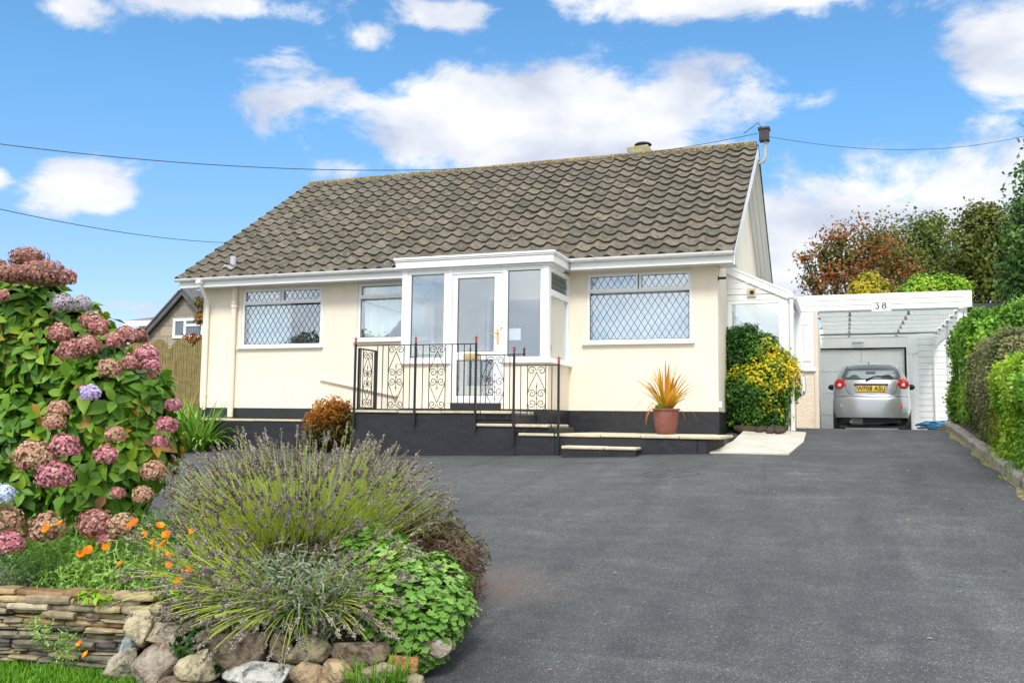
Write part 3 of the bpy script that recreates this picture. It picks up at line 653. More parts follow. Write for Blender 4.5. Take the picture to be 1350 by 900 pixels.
# right side frames
for y0_, y1_ in ((LY+.07, LY+.17), (LY+1.0, LY+1.08), (LYB-.5, LYB-.4)): f.box(LX1-.07, LX1, y0_, y1_, 2.35, 3.64)
f.box(LX1-.07, LX1, LY+.17, LYB, 3.55, 3.64); f.box(LX1-.07, LX1, LY+.17, LYB, 2.35, 2.45); f.box(LX1-.05, LX1+.05, LY+.17, LYB-.4, 2.30, 2.349)
lf = f.build('lean_to_frame', 'upvc', bung, bevel=.005)
g = MB(); g.box(gx0, gx1, LY+.03, LY+.036, 2.45, gt); g.build('pane', 'glass', lf)
for (a, c) in ((LY+.17, LY+1.0), (LY+1.08, LYB-.5)):
    g = MB(); g.box(LX1-.04, LX1-.034, a, c, 2.45, 3.55); g.build('pane', 'glass', lf)
b = MB(); b.box(XR+.001, LX1, LY, LY+.15, .9, 2.349); b.box(LX1-.15, LX1-.001, LY+.15, LYB+.2, .9, 2.299); b.build('lean_to_wall', 'creamp', bung)
b = MB(); b.prism([(XR+.001, 1.2), (LX1, 1.2), (LX1, bz(LX1)-.03), (XR+.001, bz(XR)-.005)], 'y', 21.5, 21.55); b.box(LX1-.02, LX1, LYB+.2, 21.5, 1.2, 3.75); b.box(XR+.001, XR+.02, LY+.2, 21.5, 1.2, 3.9); b.box(XR+.02, LX1-.16, LY+.2, 21.5, 1.2, 1.25); b.build('lean_to_inner_wall', 'roomw', bung)
f = MB(); 
for y in (16.9, 17.8): 
    f.box(XR+.021, XR+.05, y, y+.06, 2.6, 3.5); f.box(XR+.021, XR+.05, y+.6, y+.66, 2.6, 3.5); f.box(XR+.021, XR+.05, y, y+.66, 2.54, 2.6); f.box(XR+.021, XR+.05, y, y+.66, 3.5, 3.56)
f.build('inner_window_frame', 'upvc', bung)
b = MB()
gy = [(LX1+.07+.05*math.cos(t), 3.70+.05*math.sin(t)) for t in np.linspace(math.pi, 2*math.pi, 8)]+[(LX1+.07+.044*math.cos(t), 3.70+.044*math.sin(t)) for t in np.linspace(2*math.pi, math.pi, 8)]
b.prism(gy, 'y', LY-.02, LYB-.35); b.box(LX1+.001, LX1+.02, LY-.02, LYB-.35, 3.645, 3.74)
b.build('lean_to_gutter', 'upvc', bung, smooth=True)
M['grime'] = mat('mossy_upvc', (.70, .72, .66), .5, var=.08, vscale=3, dark=(.25, .24, .13), dpos=(.6, .75), dscale=7)
b = MB(); dx = -.835; b.box(dx-.03, dx+.035, LY-.075, LY-.008, 1.33, 3.66); b.box(dx-.045, dx+.05, LY-.09, LY+.0, 3.665, 3.72); b.box(dx-.038, dx+.043, LY-.083, LY-.002, 1.40, 1.44)
b.build('lean_to_downpipe', 'grime', bung, bevel=.008)
b = MB(); vx, vz = -1.497, 3.792; M['vent'] = mat('beige_vent_plastic', (.55, .47, .30), .6)
wall_holes(b, vx-.075, vx+.075, vz-.075, vz+.075, [(vx-.035, vx+.045, vz-.045, vz+.04)], LY-.03, LY-.002)
vo = b.build('extractor_vent', 'vent', bung, bevel=.006)
b = MB(); n = 18
b.add([(vx+.005+r*math.cos(2*math.pi*k/n), y, vz+r*math.sin(2*math.pi*k/n)) for r, y in ((.053, LY-.035), (.042, LY-.035), (.038, LY-.004)) for k in range(n)], [(i*n+k, i*n+(k+1) % n, (i+1)*n+(k+1) % n, (i+1)*n+k) for i in range(2) for k in range(n)])
b.build('vent_ring', 'vent', vo, smooth=True)
b = MB(); b.box(vx-.045, vx+.055, LY-.0035, LY-.002, vz-.05, vz+.05); b.build('vent_hole', 'flue', vo)
b = MB(); q = at(960, 365.5, Y=YF); b.tube([(XR+.0, 15.06, q.z), (XR+.13, 15.06, q.z)], .022, 10); b.box(XR+.001, XR+.012, 15.02, 15.10, q.z-.04, q.z+.04)
b.build('overflow_pipe', 'iron', bung)
b = MB(); q = at(948.5, 533, Y=15.03); b.box(XR+.001, XR+.05, 15.03, 15.08, q.z-.05, q.z+.05); b.build('wall_socket', 'upvc', bung, bevel=.006)

# ------------------------------------------------------------------ terrace and steps
ter = thing('front_steps', 'black walled landing with sandstone treads stepping down right of the porch', 'steps', (-4.5, 13.3, 1.0))
SY = 12.75
def slab_run(b, x0, x1, y0, y1, z0, z1, n=None, seg=.75):
    x = x0
    while x < x1-.02:
        w = seg*random.uniform(.85, 1.2); x2 = x+w if x+w < x1-.25 else x1
        b.box(x+.003, x2-.003, y0+random.uniform(-.006, .006), y1, z0+random.uniform(-.003, .003), z1+random.uniform(-.003, .003)); x = x2
b = MB(); b.box(-7.36, -4.60, SY+.02, 13.786, .5, 1.609); b.box(-4.599, -3.99, SY+.02, 13.786, .5, 1.42); b.box(-3.989, -1.93, SY+.02, 14.986, .5, 1.288); b.box(-4.42, -3.99, 13.79, 14.986, .5, 1.288)
b.prism([(-1.929, SY+.02), (-1.80, SY+.02), (-1.62, SY+.5), (-1.62, 14.95), (-1.929, 14.95)], 'z', .5, 1.288)
b.build('retaining_wall', 'black', ter, bevel=.012)
b = MB(); slab_run(b, -7.38, -4.655, SY-.01, SY+.55, 1.611, 1.655); slab_run(b, -7.38, -4.655, SY+.56, 13.78, 1.611, 1.655)
slab_run(b, -4.598, -4.075, SY-.01, 13.78, 1.422, 1.462); slab_run(b, -5.22, -4.60, SY-.012, SY+.016, 1.424, 1.462)
slab_run(b, -4.55, -3.99, SY-.012, SY+.016, 1.292, 1.334)
slab_run(b, -3.985, -1.60, SY-.01, SY+.7, 1.292, 1.336, seg=.6); slab_run(b, -3.985, -1.60, SY+.71, SY+1.45, 1.292, 1.336); slab_run(b, -3.985, -1.93, SY+1.46, 14.98, 1.292, 1.336)
b.build('coping_slab', 'slab', ter, bevel=.012)
q0, q1 = at(741, 588, Y=12.45), at(838, 588, Y=12.45)
b = MB(); b.box(q0.x, q1.x, 12.45, SY+.019, .6, q0.z-.035); b.build('step_riser', 'black', ter, bevel=.01)
b = MB(); slab_run(b, q0.x-.01, q1.x+.015, 12.43, SY+.018, q0.z-.034, q0.z+.006, seg=.7); b.build('step', 'slab', ter, bevel=.014)
lt = thing('garden_terrace', 'low black wall with sandstone coping under left window', 'wall', (-10.6, 14.5, .9))
b = MB(); b.box(-12.35, -8.95, 14.12, 14.985, .3, 1.446); b.build('retaining_wall', 'black', lt, bevel=.012)
b = MB(); slab_run(b, -12.36, -8.93, 14.10, 14.98, 1.448, 1.492, seg=1.1); b.build('coping_slab', 'slab', lt, bevel=.012)
# pale concrete apron at the house corner
b = MB(); pts = [(928, 598), (1009, 598), (1031, 575), (985, 572), (953, 574), (950, 580), (938, 586)]
P = [px_ground(*p) for p in pts]
P = [Vector((-1.80, 12.85, 0)), Vector((-.72, 12.85, 0)), Vector((-.60, 14.6, 0)), Vector((-.62, 16.1, 0)), Vector((-1.60, 16.1, 0)), Vector((-1.58, 14.0, 0)), Vector((-1.64, 13.3, 0))]
b.add([(p.x, p.y, H(p.x, p.y)+.018+(.05 if i > 3 else 0)) for i, p in enumerate(P)]+[(p.x, p.y, H(p.x, p.y)-.05) for p in P], [tuple(range(7)), (0, 1, 8, 7), (1, 2, 9, 8), (2, 3, 10, 9), (3, 4, 11, 10), (4, 5, 12, 11), (5, 6, 13, 12), (6, 0, 7, 13)])
struct(b.build('path', 'conc'))
# inspection cover let into the tarmac
qs = [px_ground(*p) for p in ((836, 627), (880, 619), (925, 624.5), (882, 631))]
b = MB(); cx = sum((q for q in qs), Vector())/4
tarf = lambda p: H(p.x, p.y)+und(p.x, p.y)
for i in range(4):
    p, q = qs[i], qs[(i+1) % 4]; b.bar((p.x, p.y, tarf(p)+.002), (q.x, q.y, tarf(q)+.002), .02, .01)
M['steelw'] = mat('worn_steel', (.10, .105, .10), .6, var=.5, vscale=8)
tag(b.build('drain_cover', 'steelw'), 'square inspection cover frame sunk in the driveway tarmac', 'drain cover')

# ------------------------------------------------------------------ railing
rail = thing('iron_railing', 'black wrought iron railing stepping down with red finials', 'railing', (-5.6, SY, 1.0))
def spiral(cx, cz, r, a0, turns, sgn, n=26):
    return [(cx+r*(1-.78*i/n)*math.cos(a0+sgn*turns*2*math.pi*i/n), cz+r*(1-.78*i/n)*math.sin(a0+sgn*turns*2*math.pi*i/n)) for i in range(n+1)]
def scroll_panel(b, u0, u1, z0, z1, P):
    """diamond and C-scroll panel between two bars; P maps (u,z) to a point"""
    w = u1-u0; um = (u0+u1)/2; r = w*.235; t = .006
    def tb(pts, rr=.006): b.tube([P(*p) for p in pts], rr, 6)
    zc = (z0+z1)/2
    for s in (1, -1):
        ua = um+s*w/2
        for zz, sg in ((z1, 1), (z0, -1)):     # end scrolls
            tb(spiral(um+s*w*.27, zz-sg*r*1.1, r, (math.pi if s > 0 else 0), 1.35, -s*sg))
        tb([(um, z1-r*1.4), (ua, zc+r*1.5)]); tb([(um, z0+r*1.4), (ua, zc-r*1.5)])
        for sg in (1, -1): tb(spiral(um+s*w*.25, zc+sg*r*1.05, r, (0 if s > 0 else math.pi), 1.4, s*sg))
    tb([(um, zc-r*3.3), (um, zc+r*3.3)], .005); 
    for zz in (zc+r*2.6, zc+r*1.2, zc, zc-r*1.2, zc-r*2.6): b.ball(P(um, zz), .013, n=8, m=5)
def section(posts_x, z0, z1, bars, panels):
    b = MB(); PP = lambda u, z: (u, SY, z)
    b.bar((posts_x[0], SY, z1), (posts_x[1], SY, z1), .028, .014); b.bar((posts_x[0], SY, z0), (posts_x[1], SY, z0), .028, .012)
    for x in bars: b.bar((x, SY, z0), (x, SY, z1), .011, .011, up=(0, 1, 0))
    for (a, c) in panels:
        for x in (a, c): b.bar((x, SY, z0), (x, SY, z1), .011, .011, up=(0, 1, 0))
        scroll_panel(b, a, c, z0+.01, z1-.01, PP)
    return b.build('railing_panel', 'iron', rail)
ux = lambda p, y=500: at(p, y, Y=SY).x
posts = [(-7.31, 2.70, 1.35), (-6.25, 2.69, 1.40), (-5.235, 2.68, 1.35), (-4.62, 2.51, 1.17), (-3.925, 2.35, 1.03)]
section((posts[0][0], posts[1][0]), 1.668, 2.672, [ux(p) for p in (497, 504, 540)], [(ux(511.5), ux(532))])
section((posts[1][0], posts[2][0]), 1.668, 2.668, [ux(p) for p in (557, 595.5, 603.5, 611.5, 619.5)], [(ux(565.5), ux(587))])
section((posts[2][0], posts[3][0]), 1.535, 2.495, [ux(p) for p in (633.5, 672)], [(ux(640.6), ux(664.3))])
section((posts[3][0], posts[4][0]), 1.352, 2.335, [ux(p) for p in (686.6, 727.6)], [(ux(695.5), ux(719.5))])
for x, zt_, zb in posts:
    b = MB(); b.box(x-.016, x+.016, SY-.016-.02, SY+.016-.02, zb, zt_); po = b.build('post', 'iron', rail, bevel=.003)
    b = MB(); c = (x, SY-.02)
    b.lathe([(.012, 0), (.02, .01), (.014, .03), (.024, .045), (.01, .06), (.012, .085), (.001, .125)], (x, SY-.02, zt_), n=8)
    for s in (1, -1): b.tube([(x, SY-.02, zt_+.06), (x+s*.022, SY-.02, zt_+.085), (x+s*.036, SY-.02, zt_+.072)], [.009, .008, .004], 6)
    b.build('finial', 'rediron', po, smooth=True)
b = MB(); GX = -7.28
for (y0_, y1_) in ((12.80, 13.36),):
    for y in (y0_, y1_): b.box(GX-.016, GX+.016, y-.016, y+.016, 1.67, 2.64)
    for z in (1.69, 2.63): b.box(GX-.012, GX+.012, y0_, y1_, z-.012, z+.012)
    scroll_panel(b, y0_+.13, y1_-.13, 1.71, 2.61, lambda u, z: (GX, u, z))
    for y in (y0_+.06, y0_+.13, y1_-.13, y1_-.06): b.box(GX-.005, GX+.005, y-.005, y+.005, 1.69, 2.63)
b.build('gate', 'iron', rail)

# ------------------------------------------------------------------ garage and carport
CY, GY = 18.159, 23.15
gar = thing('garage', 'white boarded garage with open carport roof numbered 38', 'garage', (.7, 20, 1.3))
b = MB(); z = 3.66
cam_l = -.70
for k in range(3): b.box(cam_l, 2.19, CY, CY+.03, z+.004, z+.093 if k < 2 else z+.112); z += .097
b.box(2.16, 2.19, CY+.031, CY+2.0, 3.72, 3.96)
b.build('fascia_board', 'whitew', gar, bevel=.004)
b = MB(); b.box(-.45, 2.15, CY+.035, GY, 3.751, 3.757); b.build('roof_sheet', 'plastic', gar)
b = MB(); b.box(-.75, 3.3, GY+.001, GY+3, 3.70, 3.80); b.build('roof', 'whitew', gar)
b = MB(); y = CY+.2; 
while y < GY-.1: b.box(-.45, 1.995, y, y+.06, 3.655, 3.75); y += .82
b.build('ceiling_batten', 'whitew', gar)
M['galv'] = mat('grey_bracket', (.3, .3, .29), .6)
for j, (xa, xb) in enumerate(((at(1128, 412, Z=3.66).x, at(1135, 441, Z=3.66).x), (at(1196, 409, Z=3.66).x, at(1189, 440, Z=3.66).x))):
    for i in range(6):
        t = i/5; y = CY+.28+t*4.4; x = (.12 if j == 0 else 1.15); b = MB(); b.box(x-.02, x+.02, y, y+.05, 3.60, 3.654); b.box(x-.035, x+.035, y, y+.05, 3.585, 3.60); b.build('ceiling_bracket', 'galv', gar)
b = MB(); b.prism([(CY+.35, 3.655), (GY, 3.655), (GY, 3.36), (CY+.35, 3.36)], 'x', 2.0, 2.04); b.build('side_beam', 'whitew', gar, bevel=.004)
for i in range(6):
    y = CY+.5+i*.8; b = MB(); b.box(1.955, 1.999, y, y+.06, 3.60, 3.654); b.box(1.93, 1.999, y, y+.045, 3.52, 3.53); b.build('beam_bracket', 'galv', gar)
for (x, y, w) in ((2.0, 18.30, .045), (2.09, 18.30, .03), (1.975, 20.30, .03), (1.975, 23.05, .03)):
    b = MB(); b.box(x-w, x+w, y-w, y+w, 1.0, 3.655 if y < 19 else 3.6); b.build('post', 'whitew', gar, bevel=.004)
# front return: panelled frame beside the lean-to, pink-cream pillar
b = MB(); b.box(-.869, -.475, CY, CY+.06, 2.56, 3.655); b.box(-.869, -.475, CY+.031, CY+.06, 3.656, 3.95); b.box(-.869, -.701, CY, CY+.03, 3.664, 3.95); b.build('side_panel', 'upvc', gar, bevel=.004)
b = MB(); b.box(-.72, -.60, CY-.008, CY-.001, 2.72, 3.40); b.box(-.73, -.59, CY-.014, CY-.009, 2.70, 2.715); b.box(-.73, -.59, CY-.014, CY-.009, 3.405, 3.42); b.box(-.73, -.72, CY-.014, CY-.001, 2.70, 3.42); b.box(-.60, -.59, CY-.014, CY-.001, 2.70, 3.42)
b.build('inset_panel', 'clad', gar, bevel=.003)
b = MB(); b.box(-.868, -.50, CY-.05, CY+.04, 2.52, 2.559); b.build('side_panel_sill', 'upvc', gar, bevel=.004)
M['pinkr'] = mat('beige_render', (.74, .64, .51), .9, bump=.6, bscale=30, var=.08, vscale=2, dark=(.40, .34, .26), dpos=(.6, .75), dscale=6)
b = MB(); b.box(-.868, -.53, CY+.01, CY+.3, .9, 2.519); b.build('pillar_wall', 'pinkr', gar)
b = MB(); b.box(-.529, -.455, CY-.02, CY+.3, .9, 3.655); b.build('pillar', 'pinkr', gar, bevel=.004)
b = MB(); b.box(-.80, -.53, CY+.3, GY+.2, .9, 3.655); b.build('side_wall', 'whitew', gar)
M['garw'] = mat('white_garage_render', (.90, .89, .85), .7, bump=.15, bscale=20, var=.04)
DG = (-.56, 1.375, 1.2, 3.352)
b = MB(); wall_holes(b, -.529, 1.62, 1.0, 3.655, [DG], GY, GY+.15); b.build('wall', 'garw', gar)
b = MB(); b.box(-.53, 1.60, GY-.02, GY-.001, 3.60, 3.654); b.box(1.44, 1.50, GY-.02, GY-.001, 1.2, 3.2); b.box(1.40, 1.62, GY-.025, GY-.001, 3.2, 3.60); b.build('door_surround', 'whitew', gar)
b = MB(); b.box(DG[0], DG[0]+.0+.02, GY+.03, GY+.06, 1.2, 3.35); b.box(1.33, 1.375, GY+.0, GY+.06, 1.2, 3.352); b.box(-.56, 1.33, GY+.0, GY+.06, 3.315, 3.352); b.build('door_gap', 'dark', gar)
b = MB(); z = 1.22; dz_ = (3.31-1.22)/4
for i in range(4): b.box(-.54, .38, GY+.062, GY+.09, z+.006, z+dz_-.006); b.box(.392, 1.328, GY+.062, GY+.09, z+.006, z+dz_-.006); z += dz_
b.box(-.54, 1.328, GY+.091, GY+.12, 1.2, 3.315)
gd = b.build('garage_door', 'garw', gar, bevel=.006)
b = MB(); z = 1.15
while z < 3.62: b.box(1.621, 3.3, GY-.0, GY+.03, z+.004, z+.135); z += .14
b.box(1.62, 3.3, GY+.031, GY+.08, 1.0, 3.65); b.build('boarded_wall', 'whitew', gar)
for nm, y0_, y1_, zz in (('kerb_block', 20.2, 20.4, 1.30),):
    pass
def text_mesh(s, size, m, parent, loc, rot=(math.pi/2, 0, 0), ext=.003, name='lettering', sx=1., off=0.):
    cu = bpy.data.curves.new('t', 'FONT'); cu.body = s; cu.size = size; cu.extrude = ext; cu.align_x = 'CENTER'; cu.align_y = 'CENTER'; cu.offset = off; cu.space_character = 1.08
    o = bpy.data.objects.new('t', cu); C.objects.link(o); bpy.context.view_layer.update()
    me = bpy.data.meshes.new_from_object(o.evaluated_get(bpy.context.evaluated_depsgraph_get())); bpy.data.objects.remove(o)
    me.materials.clear(); me.materials.append(M[m]); q = bpy.data.objects.new(name, me); C.objects.link(q)
    me.transform(Matrix.Translation(Vector(loc)-org(parent)) @ Matrix.Rotation(rot[2], 4, 'Z') @ Matrix.Rotation(rot[0], 4, 'X') @ Matrix.Diagonal((sx, 1, 1, 1))); q.parent = parent; return q
M['ink'] = mat('black_paint', (.015, .02, .03), .5); M['inkg'] = mat('dark_green_paint', (.03, .06, .04), .5)
b = MB(); p0, p1 = at(1148.7, 395.6, Y=CY-.02), at(1175, 409.8, Y=CY-.02); b.box(p0.x, p1.x, CY-.018, CY-.002, p1.z, p0.z); ns = b.build('number_sign', 'upvc', gar, bevel=.003)
# serif figures 3 and 8 as strokes of varying weight
def stroke(b, pts, c, s, w):
    pts = [Vector((c[0]+p[0]*s, 0, c[1]+p[1]*s)) for p in pts]; n = len(pts); L = []; R2 = []
    for i, p in enumerate(pts):
        d = (pts[min(i+1, n-1)]-pts[max(i-1, 0)]).normalized(); nn = Vector((-d.z, 0, d.x)); ww = w[i] if isinstance(w, list) else w
        L.append(p+nn*ww*s/2); R2.append(p-nn*ww*s/2)
    for i in range(n-1):
        q = [L[i], L[i+1], R2[i+1], R2[i]]; b.add([(v.x, CY-.0245, v.z) for v in q]+[(v.x, CY-.0185, v.z) for v in q], [(0, 1, 2, 3), (4, 5, 6, 7), (0, 1, 5, 4), (1, 2, 6, 5), (2, 3, 7, 6), (3, 0, 4, 7)])
cz0 = (p0.z+p1.z)/2-.002; cxs = (p0.x+p1.x)/2-.012; hh = .118
def arc(cx, cz, rx, rz, a, c, n=14): return [(cx+rx*math.cos(R_(a+(c-a)*i/n)), cz+rz*math.sin(R_(a+(c-a)*i/n))) for i in range(n+1)]
wt = lambda n, hi=.16, lo=.06: [lo+(hi-lo)*abs(math.cos(math.pi*(i/n-.5))) for i in range(n+1)]
b = MB(); c3 = (cxs-.062, cz0)
stroke(b, [(-.26, .46), (.0, .46), (.24, .46)], c3, hh, .07); stroke(b, [(.24, .46), (-.04, .12)], c3, hh, .07); stroke(b, arc(-.02, -.16, .27, .29, 95, -150), c3, hh, wt(14)); stroke(b, [(-.26, .46), (-.27, .34)], c3, hh, .08)
c8 = (cxs+.062, cz0)
stroke(b, arc(0, .23, .2, .22, 0, 360, 20), c8, hh, [.06+.08*abs(math.cos(2*math.pi*i/20)) for i in range(21)]); stroke(b, arc(0, -.2, .27, .25, 0, 360, 20), c8, hh, [.07+.09*abs(math.cos(2*math.pi*i/20)) for i in range(21)])
b.build('numerals', 'ink', ns)
b = MB(); q0, q1 = at(1122.5, 449.5, Y=GY), at(1139.5, 455.5, Y=GY); b.box(q0.x, q1.x, GY-.03, GY-.021, q1.z, q0.z); npl = b.build('name_plate', 'paper', gar)
b = MB(); x = q0.x+.02
while x < q1.x-.03:
    w = .03; zc_ = (q0.z+q1.z)/2; hgt = .028
    b.box(x, x+.007, GY-.034, GY-.0305, zc_-hgt, zc_+hgt)
    if random.random() < .7: b.box(x+.0071, x+w-.006, GY-.034, GY-.0305, zc_+hgt-.012, zc_+hgt)
    if random.random() < .6: b.box(x+.0071, x+w-.008, GY-.034, GY-.0305, zc_-.005, zc_+.006)
    b.box(x+w-.008, x+w-.002, GY-.034, GY-.0305, zc_-hgt*random.choice((.2, 1)), zc_+hgt*.7); x += w+.012
b.build('worn_lettering', 'inkg', npl)
# meter box on the lean-to side wall
mb = MB(); my0, my1 = 16.9, 17.55
mb.prism([(LX1+.002, 1.98), (LX1+.19, 2.02), (LX1+.23, 2.08), (LX1+.23, 2.36), (LX1+.002, 2.50)], 'y', 16.42, 16.95)
tag(mb.build('meter_box', 'upvc', bevel=.01), 'white meter box fixed on wall beside the yellow shrub', 'meter box')


# ------------------------------------------------------------------ car
def make_car(loc, ang):
    car = thing('parked_car', 'small silver hatchback parked under the white carport', 'car', (0, 0, 0))
    M['silver'] = mat('silver_car_paint', (.40, .42, .43), .28, metal=.55, spec=.6); M['silver'].node_tree.nodes['Principled BSDF'].inputs['Coat Weight'].default_value = .6
    M['cglass'] = glassmat('car_glass', (.90, .95, .96), .06); M['cblack'] = mat('black_car_plastic', (.015, .016, .017), .5); M['rubber'] = mat('tyre_rubber', (.018, .018, .018), .85)
    M['redl'] = mat('red_lamp_lens', (.55, .012, .01), .12, spec=.8); M['clearl'] = mat('clear_lamp_lens', (.75, .45, .35), .15, spec=.8); M['seat'] = mat('car_seat', (.16, .18, .19), .9); M['alloy'] = mat('wheel_trim', (.45, .46, .47), .35, metal=.6)
    # contour tables by height: half width, rear y, front y, corner exponent
    Zt = [.19, .24, .32, .40, .50, .60, .70, .78, .82, .86, .95, 1.05, 1.12, 1.16, 1.22, 1.29, 1.36, 1.42, 1.46, 1.485, 1.495]
    Wt = [.67, .705, .725, .735, .744, .749, .747, .742, .735, .733, .730, .718, .703, .688, .658, .622, .588, .55, .51, .43, .28]
    Rt = [.10, .05, .02, .0, -.005, -.005, .0, .012, .05, .055, .065, .085, .105, .13, .17, .22, .275, .34, .41, .56, .80]
    Ft = [3.40, 3.45, 3.49, 3.5, 3.5, 3.5, 3.48, 3.44, 3.40, 3.35, 3.15, 2.85, 2.75, 2.68, 2.55, 2.40, 2.25, 2.08, 1.93, 1.75, 1.45]
    Et = [3.6, 3.6, 3.8, 4, 4.2, 4.2, 4.2, 4.2, 4.2, 4.2, 4.2, 4.2, 4.2, 4, 4, 3.8, 3.6, 3.4, 3.2, 2.8, 2.4]
    zz = np.concatenate([np.linspace(.19, 1.44, 84), [1.455, 1.47, 1.482, 1.49, 1.495]]); N = 200
    wi, ri, fi, ei = (np.interp(zz, Zt, t) for t in (Wt, Rt, Ft, Et))
    for arr in (wi, ri, fi):
        a2 = arr.copy()
        for _ in range(3): a2[1:-1] = (a2[:-2]+a2[1:-1]*2+a2[2:])/4
        arr[:] = a2
    def surf(i, t):
        c, s = math.cos(t), math.sin(t); e_ = 2/ei[i]
        x = wi[i]*math.copysign(abs(c)**e_, c); yc = (ri[i]+fi[i])/2; y = yc+(fi[i]-ri[i])/2*math.copysign(abs(s)**e_, s)
        # rear and front faces bow outwards in plan
        y -= .055*(1-(x/wi[i])**2)*(1 if s < 0 else -1)*(.9 if zz[i] < 1.2 else .6)
        return x, y, zz[i]
    # angle samples packed evenly along the outline
    ts = []
    tt = np.linspace(0, 2*math.pi, 3000); pts = np.array([surf(40, t)[:2] for t in tt]); L = np.concatenate([[0], np.cumsum(np.hypot(*np.diff(pts, axis=0).T))]); 
    tq = np.interp(np.linspace(0, L[-1], N, endpoint=False), L, tt)
    V = [[surf(i, t) for t in tq] for i in range(len(zz))]
    groups = {k: MB() for k in ('body', 'bumper', 'rear_window', 'side_window', 'windscreen', 'lower_trim')}
    idx = {k: {} for k in groups}
    def zone(x, y, z):
        ax = abs(x); j = int(np.argmin(abs(zz-z)))
        if y < .42 and z < .40+.0*ax: return None
        if z > 1.155 and z < 1.45:
            zr = (z-1.155)/.295
            if ax < .62-.15*zr and y < ri[j]+.16: return 'rear_window'
            if y > ri[j]+.40 and y < fi[j]-.42 and ax > .4 and z < 1.39: return 'side_window'
            if y > fi[j]-.14 and ax < .58-.1*zr and z < 1.42: return 'windscreen'
        if z < .81 and y < .55: return 'bumper'
        return 'body'
    wheels = [(-1, .74), (1, .74), (-1, 2.93), (1, 2.93)]
    for i in range(len(zz)-1):
        for k in range(N):
            q = [V[i][k], V[i][(k+1) % N], V[i+1][(k+1) % N], V[i+1][k]]; c = [sum(p[j] for p in q)/4 for j in range(3)]
            if abs(c[0]) > .5 and any((c[1]-wy)**2+(c[2]-.28)**2 < .30**2 for _, wy in wheels): continue
            g = zone(*c); ids = []
            if g is None: continue
            for (a, bq) in ((i, k), (i, (k+1) % N), (i+1, (k+1) % N), (i+1, k)):
                d = idx[g]
                if (a, bq) not in d: d[(a, bq)] = len(groups[g].v); groups[g].v.append(V[a][bq]); groups[g].r.append(0)
                ids.append(d[(a, bq)])
            groups[g].f.append(tuple(ids)); groups[g].m.append(0)
    b = groups['body']; top = [len(b.v)+k for k in range(N)]; b.v += V[-1]; b.r += [0]*N; b.f.append(tuple(top)); b.m.append(0)
    for k, mt in (('body', 'silver'), ('bumper', 'silver'), ('rear_window', 'cglass'), ('side_window', 'cglass'), ('windscreen', 'cglass'), ('lower_trim', 'cblack')):
        groups[k].build(k, mt, car, smooth=True)
    def ysurf(x, z):
        i = int(np.argmin(abs(zz-z))); best = min((p for p in V[i] if p[1] < 1.2), key=lambda p: abs(p[0]-x)); return best[1]
    # underbody and arches
    b = MB(); b.box(-.60, .60, .18, 3.3, .20, .24); b.box(-.52, .52, .16, .34, .30, .42); b.box(-.60, -.44, .42, 1.06, .24, .64); b.box(.44, .60, .42, 1.06, .24, .64); b.box(-.62, -.46, 2.6, 3.25, .24, .64); b.box(.46, .62, 2.6, 3.25, .24, .64)
    b.build('underbody', 'cblack', car)
    b = MB(); b.tube([(-.38, .16, .33), (-.16, .16, .33)], .075, 14); b.tube([(-.38, .06, .32), (-.38, .3, .33)], .025, 10); b.build('exhaust', 'galv', car, smooth=True)
    for s, wy in wheels:
        b = MB(); n = 28; cx = s*.635; pr = [(-.08, .20), (-.085, .26), (-.07, .285), (-.03, .293), (.03, .293), (.07, .285), (.085, .26), (.08, .20)]
        b.add([(cx+u, wy+r*math.cos(2*math.pi*k/n), .288+r*math.sin(2*math.pi*k/n)) for u, r in pr for k in range(n)], [(i*n+k, i*n+(k+1) % n, (i+1)*n+(k+1) % n, (i+1)*n+k) for i in range(len(pr)-1) for k in range(n)])
        w = b.build('wheel', 'rubber', car, smooth=True)
        b = MB(); b.add([(cx+s*u, wy+r*math.cos(2*math.pi*k/n), .288+r*math.sin(2*math.pi*k/n)) for u, r in ((.05, .2), (.07, .19), (.045, .12), (.06, .03), (.06, .001)) for k in range(n)], [(i*n+k, i*n+(k+1) % n, (i+1)*n+(k+1) % n, (i+1)*n+k) for i in range(4) for k in range(n)]); b.build('rim', 'alloy', w, smooth=True)
    # rear furniture
    def plate_on(b, x0, x1, z0, z1, off, nx=8, nz=3, th=.006):
        vs = []; 
        for o_ in (off, off+th):
            for j in range(nz+1):
                for i in range(nx+1):
                    x = x0+(x1-x0)*i/nx; z = z0+(z1-z0)*j/nz; vs.append((x, ysurf(x, z)-o_, z))
        n = (nx+1)*(nz+1); f = []
        for j in range(nz):
            for i in range(nx): a = j*(nx+1)+i; f += [(a, a+1, a+nx+2, a+nx+1), (a+n, a+n+nx+1, a+n+nx+2, a+n+1)]
        ring = [i for i in range(nx+1)]+[(j+1)*(nx+1)-1 for j in range(1, nz+1)]+[nz*(nx+1)+i for i in range(nx-1, -1, -1)]+[j*(nx+1) for j in range(nz-1, 0, -1)]
        f += [(ring[k], ring[(k+1) % len(ring)], ring[(k+1) % len(ring)]+n, ring[k]+n) for k in range(len(ring))]; b.add(vs, f)
